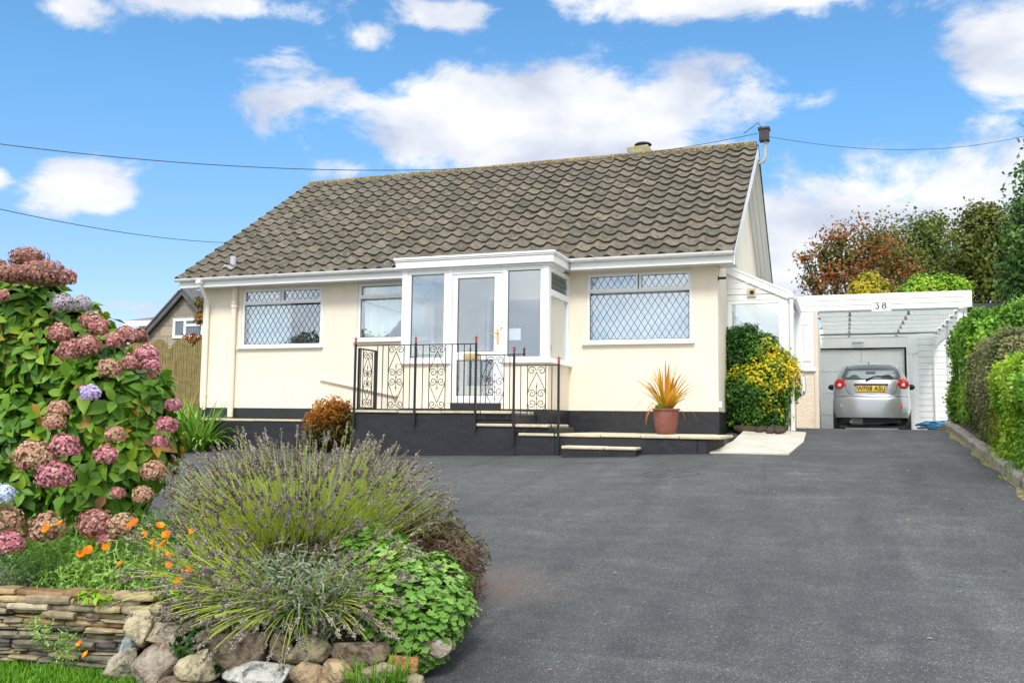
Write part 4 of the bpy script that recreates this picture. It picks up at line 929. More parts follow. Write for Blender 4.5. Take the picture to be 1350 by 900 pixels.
    for s in (-1, 1):
        b = MB(); n = 26; cx, cz, R = s*.578, 1.058, .108; rows = []
        for r, h in ((1.06, -.02), (1, .012), (.92, .024), (.6, .034), (.3, .037), (.02, .038)):
            rows += [(cx+R*r*.98*math.cos(2*math.pi*k/n), ysurf(np.clip(cx+R*r*.9*math.cos(2*math.pi*k/n), -.64, .64), cz+.0)-h, cz+R*r*math.sin(2*math.pi*k/n)) for k in range(n)]
        b.add(rows, [(i*n+k, i*n+(k+1) % n, (i+1)*n+(k+1) % n, (i+1)*n+k) for i in range(5) for k in range(n)]+[tuple(5*n+k for k in range(n))])
        tl = b.build('tail_lamp', 'redl', car, smooth=True)
        b = MB(); b.ball((cx+s*.0, ysurf(cx*.95, cz)-.036, cz-.025), .034, .010, .034, 14, 8); b.build('reversing_lens', 'clearl', tl, smooth=True)
        b = MB(); b.ball((s*.80, 2.28, 1.075), .078, .05, .062, 14, 8); b.bar((s*.67, 2.32, 1.04), (s*.76, 2.3, 1.06), .04, .04); b.build('door_mirror', 'cblack', car, smooth=True)
    # tailgate seam, plate recess, handle strip
    b = MB(); seam = []
    for (x, z) in [(-.50, 1.15), (-.47, 1.05), (-.46, .98), (-.44, .91), (-.40, .862), (-.33, .845), (0, .84), (.33, .845), (.40, .862), (.44, .91), (.46, .98), (.47, 1.05), (.50, 1.15)]: seam.append((x, ysurf(x, z)-.001, z))
    b.tube(seam, .0055, 5); b.tube([(x, ysurf(x, .812)-.0, .812) for x in np.linspace(-.66, .66, 24)], .006, 5); b.build('tailgate_seam', 'cblack', car)
    b = MB(); plate_on(b, -.305, .305, .885, 1.04, .0, th=.004); o = b.build('plate_recess', 'galv', car)
    b = MB(); plate_on(b, -.31, .31, 1.03, 1.06, .008, th=.022); b.build('handle_strip', 'cblack', car, bevel=.004)
    M['plate'] = mat('yellow_number_plate', (.80, .52, .02), .4)
    yp = ysurf(0, .95)-.016; ye = ysurf(.26, .95)-.016
    b = MB(); b.box(-.262, .262, min(yp, ye)-.006, min(yp, ye), .903, 1.016); npp = b.build('number_plate', 'plate', car, bevel=.002)
    text_mesh('WF08 ASU', .125, 'ink', npp, (0, min(yp, ye)-.010, .9595), name='registration', sx=.84, off=.0022)
    b = MB(); plate_on(b, -.60, .60, 1.146, 1.160, .002, th=.004, nx=14, nz=1); b.build('window_trim', 'cblack', car)
    b = MB(); y0_ = ysurf(0, 1.16)-.03; b.tube([(-.09, y0_-.012, 1.125), (-.05, y0_-.014, 1.15), (.10, ysurf(.1, 1.20)-.025, 1.205), (.36, ysurf(.36, 1.205)-.025, 1.205)], [.02, .016, .010, .008], 6); b.tube([(.02, ysurf(0, 1.19)-.02, 1.192), (.40, ysurf(.4, 1.19)-.02, 1.188)], .007, 5); b.build('wiper', 'cblack', car)
    for (x, m) in ((.51, 'redl'), (-.53, 'galv')):
        b = MB(); yy = ysurf(x, .63); b.tube([(x, yy+.02, .63), (x, yy-.012, .63)], [.048, .042], 18); b.build('fog_lamp' if m == 'redl' else 'bumper_lamp', m, car, smooth=True)
    b = MB(); plate_on(b, -.62, .62, .525, .54, .0, th=.004, nx=20, nz=1); b.build('bumper_crease', 'silver', car)
    # cabin
    b = MB()
    for x in (-.33, .33): b.ball((x, 2.0, 1.24), .11, .06, .10, 12, 8); b.ball((x, 2.0, .80), .23, .10, .32, 12, 8)
    for x in (-.33, .33): b.ball((x, .95, 1.14), .19, .07, .11, 14, 8)
    b.box(-.6, .6, .80, .98, .5, .98); b.box(-.62, .62, .25, .8, 1.02, 1.04); b.box(-.6, .6, 2.55, 2.75, .8, 1.08); b.tube([(.33+.17*math.cos(t), 2.42, 1.08+.17*math.sin(t)) for t in np.linspace(0, 2*math.pi, 20)], .014, 6)
    b.build('seats', 'seat', car, smooth=True)
    b = MB(); b.box(-.10, .10, 2.33, 2.35, 1.36, 1.42); b.tube([(-.035, .45, 1.47), (-.035, .38, 1.495)], .01, 6); b.build('rear_view_mirror', 'cblack', car)
    car.location = loc; car.rotation_euler = (0, 0, ang); return car
pc = at(1149.5, 560, D=17.6)
make_car((pc.x, pc.y-.02, 1.262), R_(-1.3))

# blue hose
M['hose'] = mat('blue_hose', (.03, .20, .42), .4, var=.2, vscale=10)
b = MB(); hc = Vector((2.05, 22.2, 1.38)); pts = []
for i in range(420):
    t = i/420*2*math.pi*13; rr = .42+.10*math.sin(t*.37+1)+.05*math.sin(t*1.7); pts.append((hc.x+rr*1.05*math.cos(t), hc.y+rr*.45*math.sin(t), hc.z+.08+.10*i/420+.06*math.sin(t*.61)+.03*math.cos(t*2.3)))
b.tube(pts, .014, 5); tag(b.build('hose', 'hose', smooth=True), 'coiled blue garden hose against the boarded wall', 'hose')
b = MB(); b.box(1.45, 2.0, 19.9, 20.2, 1.2, 1.44); tag(b.build('kerb_block', 'conc', bevel=.02), 'pale concrete block at the foot of the carport post', 'concrete block')

# ------------------------------------------------------------------ kerb on the right
M['kerb'] = mat('mossy_concrete', (.27, .24, .20), .95, bump=.7, bscale=30, var=.25, vscale=5, dark=(.10, .09, .04), dpos=(.5, .7), dscale=4)
M['moss'] = mat('yellow_moss', (.20, .19, .06), .95, bump=.8, bscale=50, var=.4, vscale=9, dark=(.12, .10, .06), dpos=(.5, .6), dscale=6)
kr = thing('kerb', 'weathered concrete kerb edging the driveway below the hedge', 'kerb', (1.65, 12, .8))
y = 3.0
while y < 20.5:
    L = .915; y2 = y+L; x = 1.62+.01*random.uniform(-1, 1); b = MB(); n = 4; vs = []
    for i in range(n+1):
        yy = y+.01+(L-.02)*i/n; h0 = H(x, yy); j = random.uniform(-.008, .008); vs += [(x+j, yy, h0-.1), (x+j, yy, h0+.10), (x+j+.03, yy, h0+.135+j), (x+.12, yy, h0+.135), (x+.13, yy, h0-.1)]
    b.add(vs, [(i*5+k, (i+1)*5+k, (i+1)*5+k+1, i*5+k+1) for i in range(n) for k in range(4)]+[(0, 1, 2, 3, 4), (n*5+4, n*5+3, n*5+2, n*5+1, n*5)]); b.build('kerbstone', 'kerb', kr, bevel=.008); y = y2
b = MB(); ys = np.linspace(3, 18.5, 90); vs = []
for yy in ys: w = .05+.03*math.sin(yy*2.1)+.025*math.sin(yy*5.3); vs += [(1.62-w, yy, H(1.5, yy)+und(1.5, yy)+.004), (1.63, yy, H(1.6, yy)+.022)]
b.add(vs, [(2*i, 2*i+1, 2*i+3, 2*i+2) for i in range(89)]); struct(b.build('moss', 'moss'), 'stuff')
b = MB(); vs = []
for yy in ys: vs += [(1.74, yy, H(1.6, yy)+.11), (2.0, yy, H(1.6, yy)+.14), (4.5, yy, H(1.6, yy)+.2)]
b.add(vs, [(3*i+k, 3*i+k+1, 3*i+k+4, 3*i+k+3) for i in range(89) for k in (0, 1)]); struct(b.build('soil', 'soil'))

# ------------------------------------------------------------------ hedges
M['hg_dark'] = leafmat('laurel_leaves', [(0, (.04, .10, .015)), (.5, (.11, .26, .028)), (.85, (.23, .45, .04)), (1, (.36, .55, .07))])
M['hg_mid'] = leafmat('euonymus_leaves', [(0, (.06, .14, .02)), (.5, (.17, .37, .04)), (.85, (.34, .56, .08)), (1, (.50, .64, .2))])
M['hg_olive'] = leafmat('pittosporum_leaves', [(0, (.055, .07, .028)), (.5, (.13, .16, .06)), (.85, (.25, .25, .10)), (1, (.40, .34, .16))])
M['hg_light'] = leafmat('privet_leaves', [(0, (.07, .16, .012)), (.4, (.16, .34, .02)), (.8, (.34, .52, .035)), (1, (.55, .62, .08))])
M['core'] = mat('shrub_core', (.018, .026, .010), .95)  # dark colour of the solid fillers that block light inside foliage
def block_leaves(name, parent, m, box, n, size, rough=.10, cs=2.0, tmpl=LEAF2, hue=None, taper=0):
    """leaves over the faces of a clipped hedge block"""
    x0, x1, y0, y1, z0, z1 = box; dx, dy, dz = x1-x0, y1-y0, z1-z0
    A = np.array([dy*dz, dx*dz, dx*dy, dx*dz*.3, dy*dz*.4]); f = rng.choice(5, n, p=A/A.sum()); u = rng.random((n, 3)); P = np.empty((n, 3)); P[:, 0] = x0+u[:, 0]*dx; P[:, 1] = y0+u[:, 1]*dy; P[:, 2] = z0+u[:, 2]*dz
    N = np.zeros((n, 3)); 
    for k, (ax, v, s) in enumerate(((0, x0, -1), (1, y0, -1), (2, z1, 1), (1, y1, 1), (0, x1, 1))): q = f == k; P[q, ax] = v; N[q, ax] = s
    c = np.array([(x0+x1)/2, (y0+y1)/2, (z0+z1)/2]); r = np.array([dx, dy, dz])/2; q = (P-c)/r   # round the edges
    k = np.maximum(1, (np.abs(q)**7).sum(1)**(1/7.)); P = c+q/k[:, None]*r
    if taper: P[:, 0] += taper*(P[:, 2]-z0)/dz*(P[:, 0] < c[0])
    N += .5*(P-c)/r
    amp = rough*(np.sin(P[:, 1]*5.1+P[:, 2]*3)+np.sin(P[:, 2]*6.3+P[:, 0]*4)+np.sin(P[:, 0]*7+P[:, 1]*2.3))*.45+rng.normal(size=n)*rough*.55
    P = P+N*amp[:, None]; N = N+rdir(n)*.75; N[:, 2] += .35; Yx = rdir(n); Yx[:, 2] += .2
    rnd = np.clip(.5*clump(P, cs)+.5*rng.random(n)+amp/rough*.12, 0, 1)
    return inst(name, parent, m, P, frames(Yx, N), size*(.7+.6*rng.random(n)), tmpl[0], tmpl[1], rnd)
def hedge(label, box, m, n, size, group=None, rough=.10, **k):
    t = thing('hedge', label, 'hedge', ((box[0]+box[1])/2, (box[2]+box[3])/2, box[4]), group)
    block_leaves('foliage', t, m, box, n, size, rough, **k)
    b = MB(); s = .16; c = Vector(((box[0]+box[1])/2, (box[2]+box[3])/2, (box[4]+box[5])/2)); b.box(box[0]+s, box[1]-s, box[2]+s, box[3]-s, box[4], box[5]-s); b.build('dark_core', 'core', t, bevel=.15)  # solid dark box added inside the hedge to block light
    return t
hedge('tall glossy mid green hedge nearest the white carport post', (1.98, 3.05, 16.3, 19.2, 1.2, 3.40), 'hg_dark', 46000, .07, rough=.06)
hedge('dull olive clipped hedge between two brighter hedges', (1.86, 3.3, 13.4, 16.2, 1.05, 2.74), 'hg_olive', 44000, .045, rough=.05)
hedge('bright yellow green hedge beside the kerb', (1.82, 3.3, 11.35, 13.35, .9, 2.32), 'hg_light', 36000, .055, rough=.06)
hedge('bluish green leafy hedge at the right photo edge', (1.86, 3.2, 9.6, 11.3, .75, 2.10), 'hg_mid', 28000, .065, rough=.08)
# yellow-leaved grass clump below the hedge
M['sword'] = leafmat('yellow_sword_leaves', [(0, (.14, .22, .02)), (.5, (.34, .36, .03)), (.85, (.52, .38, .05)), (1, (.45, .2, .04))])
def blades(name, parent, m, c, n, L, w, spread=.9, droop=.6, seg=5, r0=.06, up=1., zmin=None):
    V = []; Fc = []; Rn = []
    for i in range(n):
        a = random.uniform(0, 2*math.pi); tl = random.random()**.7*spread; l = L*random.uniform(.55, 1.1); d = Vector((math.cos(a), math.sin(a), 0)); sd = Vector((-math.sin(a), math.cos(a), 0))
        p = Vector(c)+d*random.random()*r0+sd*random.uniform(-r0, r0); el_ = math.pi/2-tl*.9; b0 = len(V); rr = random.random()
        for k in range(seg+1):
            t = k/seg; ww = w*(.55+.9*t)*(1-t**2.2)*.5+.0008
            V += [tuple(p-sd*ww), tuple(p+sd*ww)]; Rn += [min(1, max(0, rr*.75+.25*t))]*2
            p = p+(d*math.cos(el_)+Vector((0, 0, 1))*math.sin(el_))*l/seg; el_ -= droop*tl*(.25+t)*1.1*random.uniform(.6, 1.2)
        Fc += [(b0+2*k, b0+2*k+1, b0+2*k+3, b0+2*k+2) for k in range(seg)]
    b = MB(); b.v = V; b.f = Fc; b.m = [0]*len(Fc); b.r = Rn
    me = bpy.data.meshes.new(name); o0 = org(parent); me.from_pydata([(v[0]-o0.x, v[1]-o0.y, v[2]-o0.z) for v in V], [], Fc); at_ = me.attributes.new('rnd', 'FLOAT', 'POINT'); at_.data.foreach_set('value', Rn)
    me.materials.append(M[m]); o = bpy.data.objects.new(name, me); C.objects.link(o); o.parent = parent; ORG[o.name] = o0; return o
for i, (px, py, lab) in enumerate(((1338, 622, 'arching yellow grassy clump at the foot of the light hedge'), (1352, 640, 'lax yellow blades drooping over the kerb at photo edge'))):
    g = at(px, py, X=1.92); t = thing('grass_clump', lab, 'plant', g); g.z = H(1.6, g.y)+.12; blades('foliage', t, 'sword', g, 90, .62, .022, spread=1.1)
b = MB(); 
M['pinkst'] = mat('pink_stone', (.30, .19, .15), .9, bump=.6, bscale=15, var=.3, vscale=6)

# ------------------------------------------------------------------ trees and shrubs
def tree(name, label, cat, base, height, spheres, m, n, size, group=None, trunk=.16, tmpl=LEAF2, wisps=0, **k):
    t = thing(name, label, cat, base, group)
    leaf_shell(spheres, n, size, 'crown', t, m, tmpl=tmpl, **k)
    b = MB(); bx, by, bz_ = base; top = max(spheres, key=lambda s: s[2]); b.tube([(bx, by, bz_-.2), (bx+.05, by, bz_+height*.3), (bx, by, bz_+height*.55)], [trunk, trunk*.8, trunk*.5], 8)
    for s in spheres:
        p = Vector((bx, by, bz_+height*random.uniform(.2, .5))); e_ = Vector(s[:3])
        mid = (p+e_)/2+Vector((0, 0, -.15*height*.3)); b.tube([p, mid, e_], [trunk*.45, trunk*.3, trunk*.1], 6)
        for _ in range(4):
            d = Vector(rdir(1)[0])*Vector(s[3:6]).length*.5; d.z = abs(d.z); b.tube([e_*.6+mid*.4, e_+d*.6, e_+d*1.05], [trunk*.16, trunk*.08, trunk*.02], 5)
    b.build('trunk', 'bark', t, smooth=True); return t
def S_(px, py, r, D, ry=None, dz=1.):
    p = at(px, py, D=D); k = D/FPX; return (p.x, p.y, p.z, r*k, (ry or r)*k, (ry or r)*k*dz)
M['lf_red'] = leafmat('red_autumn_leaves', [(0, (.05, .055, .018)), (.3, (.13, .15, .035)), (.48, (.17, .15, .04)), (.6, (.30, .11, .035)), (.8, (.44, .14, .045)), (1, (.52, .26, .08))])
M['lf_green'] = leafmat('mid_green_leaves', [(0, (.05, .08, .02)), (.5, (.13, .18, .04)), (.85, (.24, .30, .07)), (1, (.36, .36, .12))])
M['lf_olive'] = leafmat('olive_green_leaves', [(0, (.04, .055, .012)), (.5, (.11, .14, .022)), (.85, (.20, .21, .04)), (1, (.30, .23, .07))])
M['lf_dark'] = leafmat('dark_glossy_leaves', [(0, (.02, .05, .012)), (.5, (.06, .14, .028)), (.85, (.14, .26, .05)), (1, (.3, .4, .16))], rough=.3, trans=.1)
M['lf_yellow'] = leafmat('yellow_leaves', [(0, (.13, .13, .01)), (.5, (.36, .33, .02)), (1, (.66, .52, .04))])
def ground_at(px, D): p = at(px, 560, D=D); return Vector((p.x, p.y, 1.25))
D = 36
tree('copper_tree', 'russet red leaved tree rising behind the garage roof', 'tree', ground_at(1135, D), 7, [S_(1125, 345, 48, D), (S_(1150, 322, 42, D)), S_(1095, 365, 34, D), S_(1180, 350, 38, D), S_(1140, 395, 60, D), S_(1105, 318, 26, D), S_(1085, 335, 24, D), S_(1068, 372, 20, D), S_(1058, 340, 14, D)], 'lf_red', 9000, .15, depth=1.0, wild=1.3, bump=.5)
D = 40
tree('tree', 'mid green tree between the russet and dark trees', 'tree', ground_at(1215, D), 8, [S_(1200, 330, 44, D), S_(1225, 320, 40, D), S_(1180, 345, 40, D), S_(1240, 350, 45, D), S_(1210, 390, 60, D), S_(1170, 318, 22, D), S_(1232, 296, 20, D), S_(1212, 300, 18, D)], 'lf_green', 12000, .17, depth=.95, wild=1.3, bump=.42)
D = 33
tree('tree', 'large dark olive tree behind the garage right end', 'tree', ground_at(1300, D), 9, [S_(1290, 325, 45, D), S_(1310, 310, 42, D), S_(1275, 355, 36, D), S_(1330, 340, 50, D), S_(1300, 380, 55, D), S_(1345, 300, 30, D), S_(1284, 284, 20, D), S_(1370, 360, 60, D), S_(1262, 385, 30, D), S_(1305, 280, 14, D)], 'lf_olive', 19000, .15, depth=.85, wild=1.2, bump=.42)
D = 24
tree('holly_tree', 'dark glossy holly tree cut by the right photo edge', 'tree', ground_at(1385, D), 8, [S_(1372, 290, 44, D, 50), S_(1365, 345, 45, D), S_(1385, 230, 42, D), S_(1345, 375, 28, D), S_(1395, 180, 36, D), S_(1345, 315, 22, D), S_(1400, 400, 60, D)], 'lf_dark', 12000, .15, depth=.75, wild=1.2, bump=.45)
D = 30
tree('golden_shrub', 'golden yellow round shrub peeping over the carport', 'shrub', ground_at(1146, D), 4, [S_(1146, 374, 17, D), S_(1138, 385, 20, D), S_(1156, 386, 20, D), S_(1146, 420, 34, D)], 'lf_yellow', 6500, .12, depth=.4)
tree('laurel_shrub', 'fresh green wide shrub above the carport beside the golden one', 'shrub', ground_at(1235, D), 4, [S_(1215, 382, 21, D), S_(1238, 378, 19, D), S_(1262, 382, 19, D), S_(1200, 392, 20, D), S_(1235, 420, 40, D)], 'hg_light', 9500, .13, depth=.4)
# yellow and green shrub in the corner by the lean-to
M['lf_gold'] = leafmat('gold_variegated_leaves', [(0, (.03, .09, .012)), (.35, (.07, .19, .02)), (.5, (.22, .30, .02)), (.62, (.60, .50, .02)), (1, (.85, .60, .02))], trans=.2)
M['lf_deep'] = leafmat('deep_green_leaves', [(0, (.015, .045, .010)), (.6, (.035, .11, .02)), (1, (.09, .22, .04))], rough=.4)
gs = at(1002, 572, D=15.8); D = 15.7
t = thing('variegated_shrub', 'bushy golden yellow and green shrub against the lean-to', 'shrub', (gs.x, gs.y, H(gs.x, gs.y)))
sp = [S_(1005, 500, 38, D, dz=1.1), S_(1020, 488, 32, D), S_(985, 515, 36, D), S_(1034, 512, 22, D), S_(1030, 482, 20, D), S_(1003, 462, 26, D), S_(990, 545, 30, D), S_(1018, 545, 26, D)]
gc = S_(1022, 490, 1, D); leaf_shell(sp, 26000, .06, 'foliage', t, 'lf_gold', depth=.4, cs=5, bias=lambda P: np.clip(.22-((P[:, 2]-gc[2])**2*2.6+(P[:, 0]-gc[0]-.1)**2*1.2), -.25, .22))
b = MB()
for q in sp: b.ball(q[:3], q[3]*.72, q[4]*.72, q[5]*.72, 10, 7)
b.build('dark_core_balls', 'core', t, smooth=True)  # solid dark balls added to fill the shrub's shaded inside
sp = [S_(972, 470, 24, D+.25), S_(965, 510, 22, D+.2), S_(968, 545, 22, D+.1), S_(985, 445, 20, D+.3), S_(1005, 552, 30, D), S_(968, 445, 14, D+.2)]
leaf_shell(sp, 15000, .065, 'lower_foliage', t, 'lf_deep', depth=.45, wild=1)
b = MB()
for i in range(9):
    a = random.uniform(0, 6.28); b.tube([(gs.x+random.uniform(-.2, .2), gs.y+random.uniform(-.1, .2), H(gs.x, gs.y)-.05), (gs.x+.25*math.cos(a), gs.y+.2*math.sin(a), H(gs.x, gs.y)+.5), (gs.x+.4*math.cos(a), gs.y+.25*math.sin(a), H(gs.x, gs.y)+1.0)], [.025, .018, .008], 6)
b.build('stem', 'bark', t, smooth=True)
b = MB()
for i in range(26):
    x = random.uniform(-1.75, -.95); y = random.uniform(15.45, 16.05); b.ball((x, y, H(x, y)+.08), random.uniform(.05, .12), random.uniform(.05, .1), random.uniform(.03, .08), 7, 5)
struct(b.build('gravel', 'soil', smooth=True), 'stuff')

# red-orange shrub, strap-leaved plants by the terrace
M['lf_ora'] = leafmat('orange_heath_leaves', [(0, (.05, .06, .012)), (.35, (.20, .12, .02)), (.7, (.46, .13, .025)), (1, (.50, .34, .05))])
NEEDLE = ([(-.09, 0, 0), (.09, 0, 0), (.06, .6, .03), (0, 1, 0), (-.06, .6, .03)], [(0, 1, 2, 3, 4)])
gs = at(432, 590, Y=13.6); z0 = H(gs.x, gs.y)
t = thing('heath_shrub', 'orange red spiky heath shrub left of the railing', 'shrub', (gs.x, gs.y, z0)); D = (Vector((gs.x, gs.y, 1.2))-CAM).dot(Fv)
leaf_shell([S_(432, 545, 19, D), S_(418, 560, 16, D), S_(450, 543, 15, D), S_(440, 572, 22, D), S_(412, 580, 14, D)], 5600, .12, 'foliage', t, 'lf_ora', depth=.7, tmpl=NEEDLE, up=-.2, wild=1.4, cs=5, bump=.35, bias=lambda P: np.clip((P[:, 2]-z0-.62)*1.5-(P[:, 0]-gs.x)*.5, -.5, .35))
M['strap'] = leafmat('strap_leaves', [(0, (.05, .13, .015)), (.5, (.17, .38, .04)), (1, (.48, .66, .14))])
M['straw'] = leafmat('straw_green_leaves', [(0, (.12, .16, .02)), (.5, (.32, .34, .05)), (1, (.5, .42, .12))])
for (px, py, Y, n, L, w, m, lab, nm) in ((262, 597, 13.9, 200, 1.02, .055, 'strap', 'broad strap leaved green clump at the black terrace end', 'agapanthus_plant'), (236, 600, 14.0, 170, .95, .05, 'strap', 'strap leaved clump behind the hydrangea by the tarmac', 'agapanthus_plant'),
                                  (246, 570, 15.6, 70, 1.25, .03, 'straw', 'yellow green sword leaves in front of the wooden fence', 'sword_plant'), (462, 590, 14.2, 40, .85, .045, 'strap', 'few upright green blades behind the orange heath', 'sword_plant')):
    g = at(px, py, Y=Y); g.z = H(g.x, g.y); t = thing(nm, lab, 'plant', g); blades('foliage', t, m, g, n, L, w, spread=1.05, r0=.14)

# terracotta pot with its plant
pp = at(878, 572, Y=13.75); pz = 1.338; PR = at(896, 540, Y=13.75).x-at(861, 540, Y=13.75).x
b = MB(); r = PR/2; hP = at(878, 538.5, Y=13.75).z-pz
wob = lambda t, z: 1+.012*math.cos(14*t)*(1 if .04 < z < hP-.05 else 0)
b.lathe([(r*.62, 0), (r*.66, .01), (r*.80, hP*.22), (r*.90, hP*.5), (r*.93, hP*.82), (r*.93, hP-.035), (r*1.0, hP-.03), (r*1.04, hP-.012), (r*1.0, hP), (r*.93, hP), (r*.90, hP-.03), (r*.88, hP-.06)], (pp.x, pp.y, pz), 56, wob)
pot = tag(b.build('plant_pot', 'terracotta', smooth=True), 'terracotta fluted pot standing on the sandstone step', 'pot')
b = MB(); b.lathe([(r*.3, hP-.06), (r*.89, hP-.055), (r*.5, hP-.03), (.001, hP-.02)], (pp.x, pp.y, pz), 20); b.build('compost', 'soil', pot)
M['phorm'] = leafmat('phormium_leaves', [(0, (.20, .24, .03)), (.3, (.58, .44, .03)), (.55, (.78, .50, .05)), (.8, (.66, .24, .04)), (1, (.36, .09, .04))], trans=.3)
t = thing('phormium_plant', 'spiky orange and yellow plant growing in the terracotta pot', 'plant', (pp.x, pp.y, pz+hP-.03))
random.seed(12); blades('leaf', t, 'phorm', (pp.x, pp.y, pz+hP-.05), 74, .78, .042, spread=.92, droop=.26, r0=.05, seg=7)
blades('lower_leaf', t, 'phorm', (pp.x, pp.y, pz+hP-.05), 16, .80, .02, spread=1.3, droop=.35, r0=.05, seg=8)
t = thing('sedum_plant', 'little bright green cushion at the left rim of the pot', 'plant', (pp.x-.06, pp.y-.1, pz+hP-.03))
leaf_shell([(pp.x-.07, pp.y-.11, pz+hP+.01, .07, .06, .05)], 420, .035, 'foliage', t, 'hg_light')

# ------------------------------------------------------------------ fence and neighbours
M['fence'] = mat('green_brown_fence', (.24, .19, .07), .9, bump=.5, bscale=30, var=.35, vscale=7)
fn = thing('wooden_fence', 'brown wooden fence with scalloped panel tops left of bungalow', 'fence', (-13.5, 17, .9))
fy = 17.0; fx1 = at(267, 480, Y=fy).x; p0 = at(195, 470, Y=fy).x; pw = (at(267, 450, Y=fy).x-at(218, 450, Y=fy).x)*.62; x = fx1+.35; zt0 = at(240, 446, Y=fy).z; zlo = at(240, 463, Y=fy).z
edge = x
for k in range(9):
    a, c = edge-pw, edge; b = MB(); n = 14; w = (c-a)/n
    for i in range(n):
        u = (i+.5)/n; zt_ = zlo+(zt0-zlo)*math.sin(math.pi*u)**.6; b.box(a+i*w+.006, a+(i+1)*w-.006, fy+random.uniform(-.006, .006), fy+.02, .7, zt_)
    for z in (1.3, 2.4): b.box(a, c, fy+.021, fy+.05, z, z+.08)
    b.build('panel', 'fence', fn); edge = a
M['nstone'] = mat('neighbour_stone', (.27, .235, .19), .95, bump=.6, bscale=8, var=.2, vscale=4)
def stone_brick(name, c1, c2, mortar, sc):
    m, t, bb = newmat(name); bb.inputs['Roughness'].default_value = .95; co = t.nodes.new('ShaderNodeTexCoord').outputs['Object']; mpn = t.nodes.new('ShaderNodeMapping'); mpn.inputs['Rotation'].default_value = (math.pi/2, 0, 0); t.links.new(co, mpn.inputs[0])
    br = t.nodes.new('ShaderNodeTexBrick'); br.inputs['Scale'].default_value = sc; br.inputs['Color1'].default_value = c1+(1,); br.inputs['Color2'].default_value = c2+(1,); br.inputs['Mortar'].default_value = mortar+(1,); br.inputs['Mortar Size'].default_value = .02; br.inputs['Brick Width'].default_value = .9; br.inputs['Row Height'].default_value = .45
    t.links.new(mpn.outputs[0], br.inputs[0]); t.links.new(br.outputs[0], bb.inputs['Base Color']); return m
M['nstone'] = stone_brick('neighbour_stone', (.44, .35, .24), (.24, .22, .19), (.2, .18, .16), 1.0)
D = 40; ap = at(246, 383, D=D); NY = ap.y; L1 = at(195, 440, Y=NY)
nh = thing('stone_house', 'neighbouring brown stone gabled house beyond the fence', 'house', (ap.x, NY, 1))
sl = (ap.z-L1.z)/(ap.x-L1.x); hw = 5.2
b = MB(); b.prism([(ap.x-hw, .5), (ap.x+hw, .5), (ap.x+hw, ap.z-.12-sl*hw), (ap.x, ap.z-.12), (ap.x-hw, ap.z-.12-sl*hw)], 'y', NY, NY+.3); b.box(ap.x-hw, ap.x-hw+.3, NY+.3, NY+9, .5, ap.z-.15-sl*hw); b.box(ap.x+hw-.3, ap.x+hw, NY+.3, NY+9, .5, ap.z-.15-sl*hw); b.build('wall', 'nstone', nh)
b = MB(); M['slate'] = mat('dark_slate', (.10, .095, .10), .7, var=.3, vscale=3)
for s in (-1, 1):
    xe = ap.x+s*(hw+.3); ze = ap.z-sl*(hw+.3); b.prism([(ap.x, ap.z+.02), (xe, ze+.02), (xe, ze-.22), (ap.x, ap.z-.22)], 'y', NY-.3, NY-.2); b.prism([(ap.x, ap.z+.12), (xe, ze+.12), (xe, ze+.03), (ap.x, ap.z+.03)], 'y', NY-.35, NY+9.3)
b.build('roof', 'slate', nh)
w0, w1 = at(229, 420, Y=NY-.02), at(268, 445, Y=NY-.02); b = MB(); f_ = .12; b.box(w0.x, w1.x, NY-.06, NY-.02, w1.z, w1.z+f_); b.box(w0.x, w1.x, NY-.06, NY-.02, w0.z-f_, w0.z)
for x in (w0.x, w0.x+.36*(w1.x-w0.x), w1.x-f_): b.box(x, x+f_, NY-.061, NY-.02, w1.z, w0.z)
b.box(w0.x+.4*(w1.x-w0.x), w1.x, NY-.058, NY-.021, w0.z-.36, w0.z-.26); wn = b.build('window', 'upvc', nh)
b = MB(); b.box(w0.x+.05, w1.x-.05, NY-.018, NY-.012, w1.z+.05, w0.z-.05); M['ng'] = mat('dark_reflecting_glass', (.10, .14, .17), .15, spec=.8); b.build('pane', 'ng', wn)
D = 52; r0, r1 = at(176, 424, D=D), at(228, 410, D=D); nb = thing('far_bungalow', 'white house with low brown tiled roof behind the stone gable', 'house', (r0.x, r0.y, 1))
b = MB(); b.box(r0.x+.4, r0.x+9, r0.y, r0.y+7, .5, r0.z-.05); b.build('wall', 'whitew', nb)
b = MB(); b.add([(r0.x-.2, r0.y-.5, r0.z), (r0.x+9.5, r0.y-.5, r0.z), (r0.x+9.5, r0.y+7.5, r0.z), (r0.x-.2, r0.y+7.5, r0.z), (r0.x+1.9, r0.y+3.5, r0.z+1.0), (r0.x+7, r0.y+3.5, r0.z+1.0)], [(0, 1, 5, 4), (1, 2, 5), (2, 3, 4, 5), (3, 0, 4), (0, 1, 2, 3)]); M['broof'] = mat('brown_roof', (.17, .13, .11), .9, var=.3, vscale=4); b.build('roof', 'broof', nb)
b = MB(); b.box(r0.x-.2, r0.x+9.5, r0.y-.52, r0.y-.505, r0.z-.32, r0.z-.01); b.build('fascia', 'upvc', nb)
# flat-roofed white building beyond the hedges
D = 27; q0, q1 = at(1326, 405, D=D), at(1326, 430, D=D); fb = thing('flat_roof_building', 'white flat roofed building beyond the hedges at right', 'house', (q0.x, q0.y, 1))
b = MB(); b.box(q0.x-.6, q0.x+6, q0.y, q0.y+4, .8, q0.z-.02); b.build('wall', 'whitew', fb); b = MB(); b.box(q0.x-1.6, q0.x+6.2, q0.y-.15, q0.y+4.2, q0.z-.0, q0.z+.12); b.build('roof', 'slate', fb); b = MB(); b.box(q0.x-.62, q0.x+6, q0.y-.03, q0.y-.002, q0.z-.47, q0.z-.44); b.build('ledge', 'galv', fb)
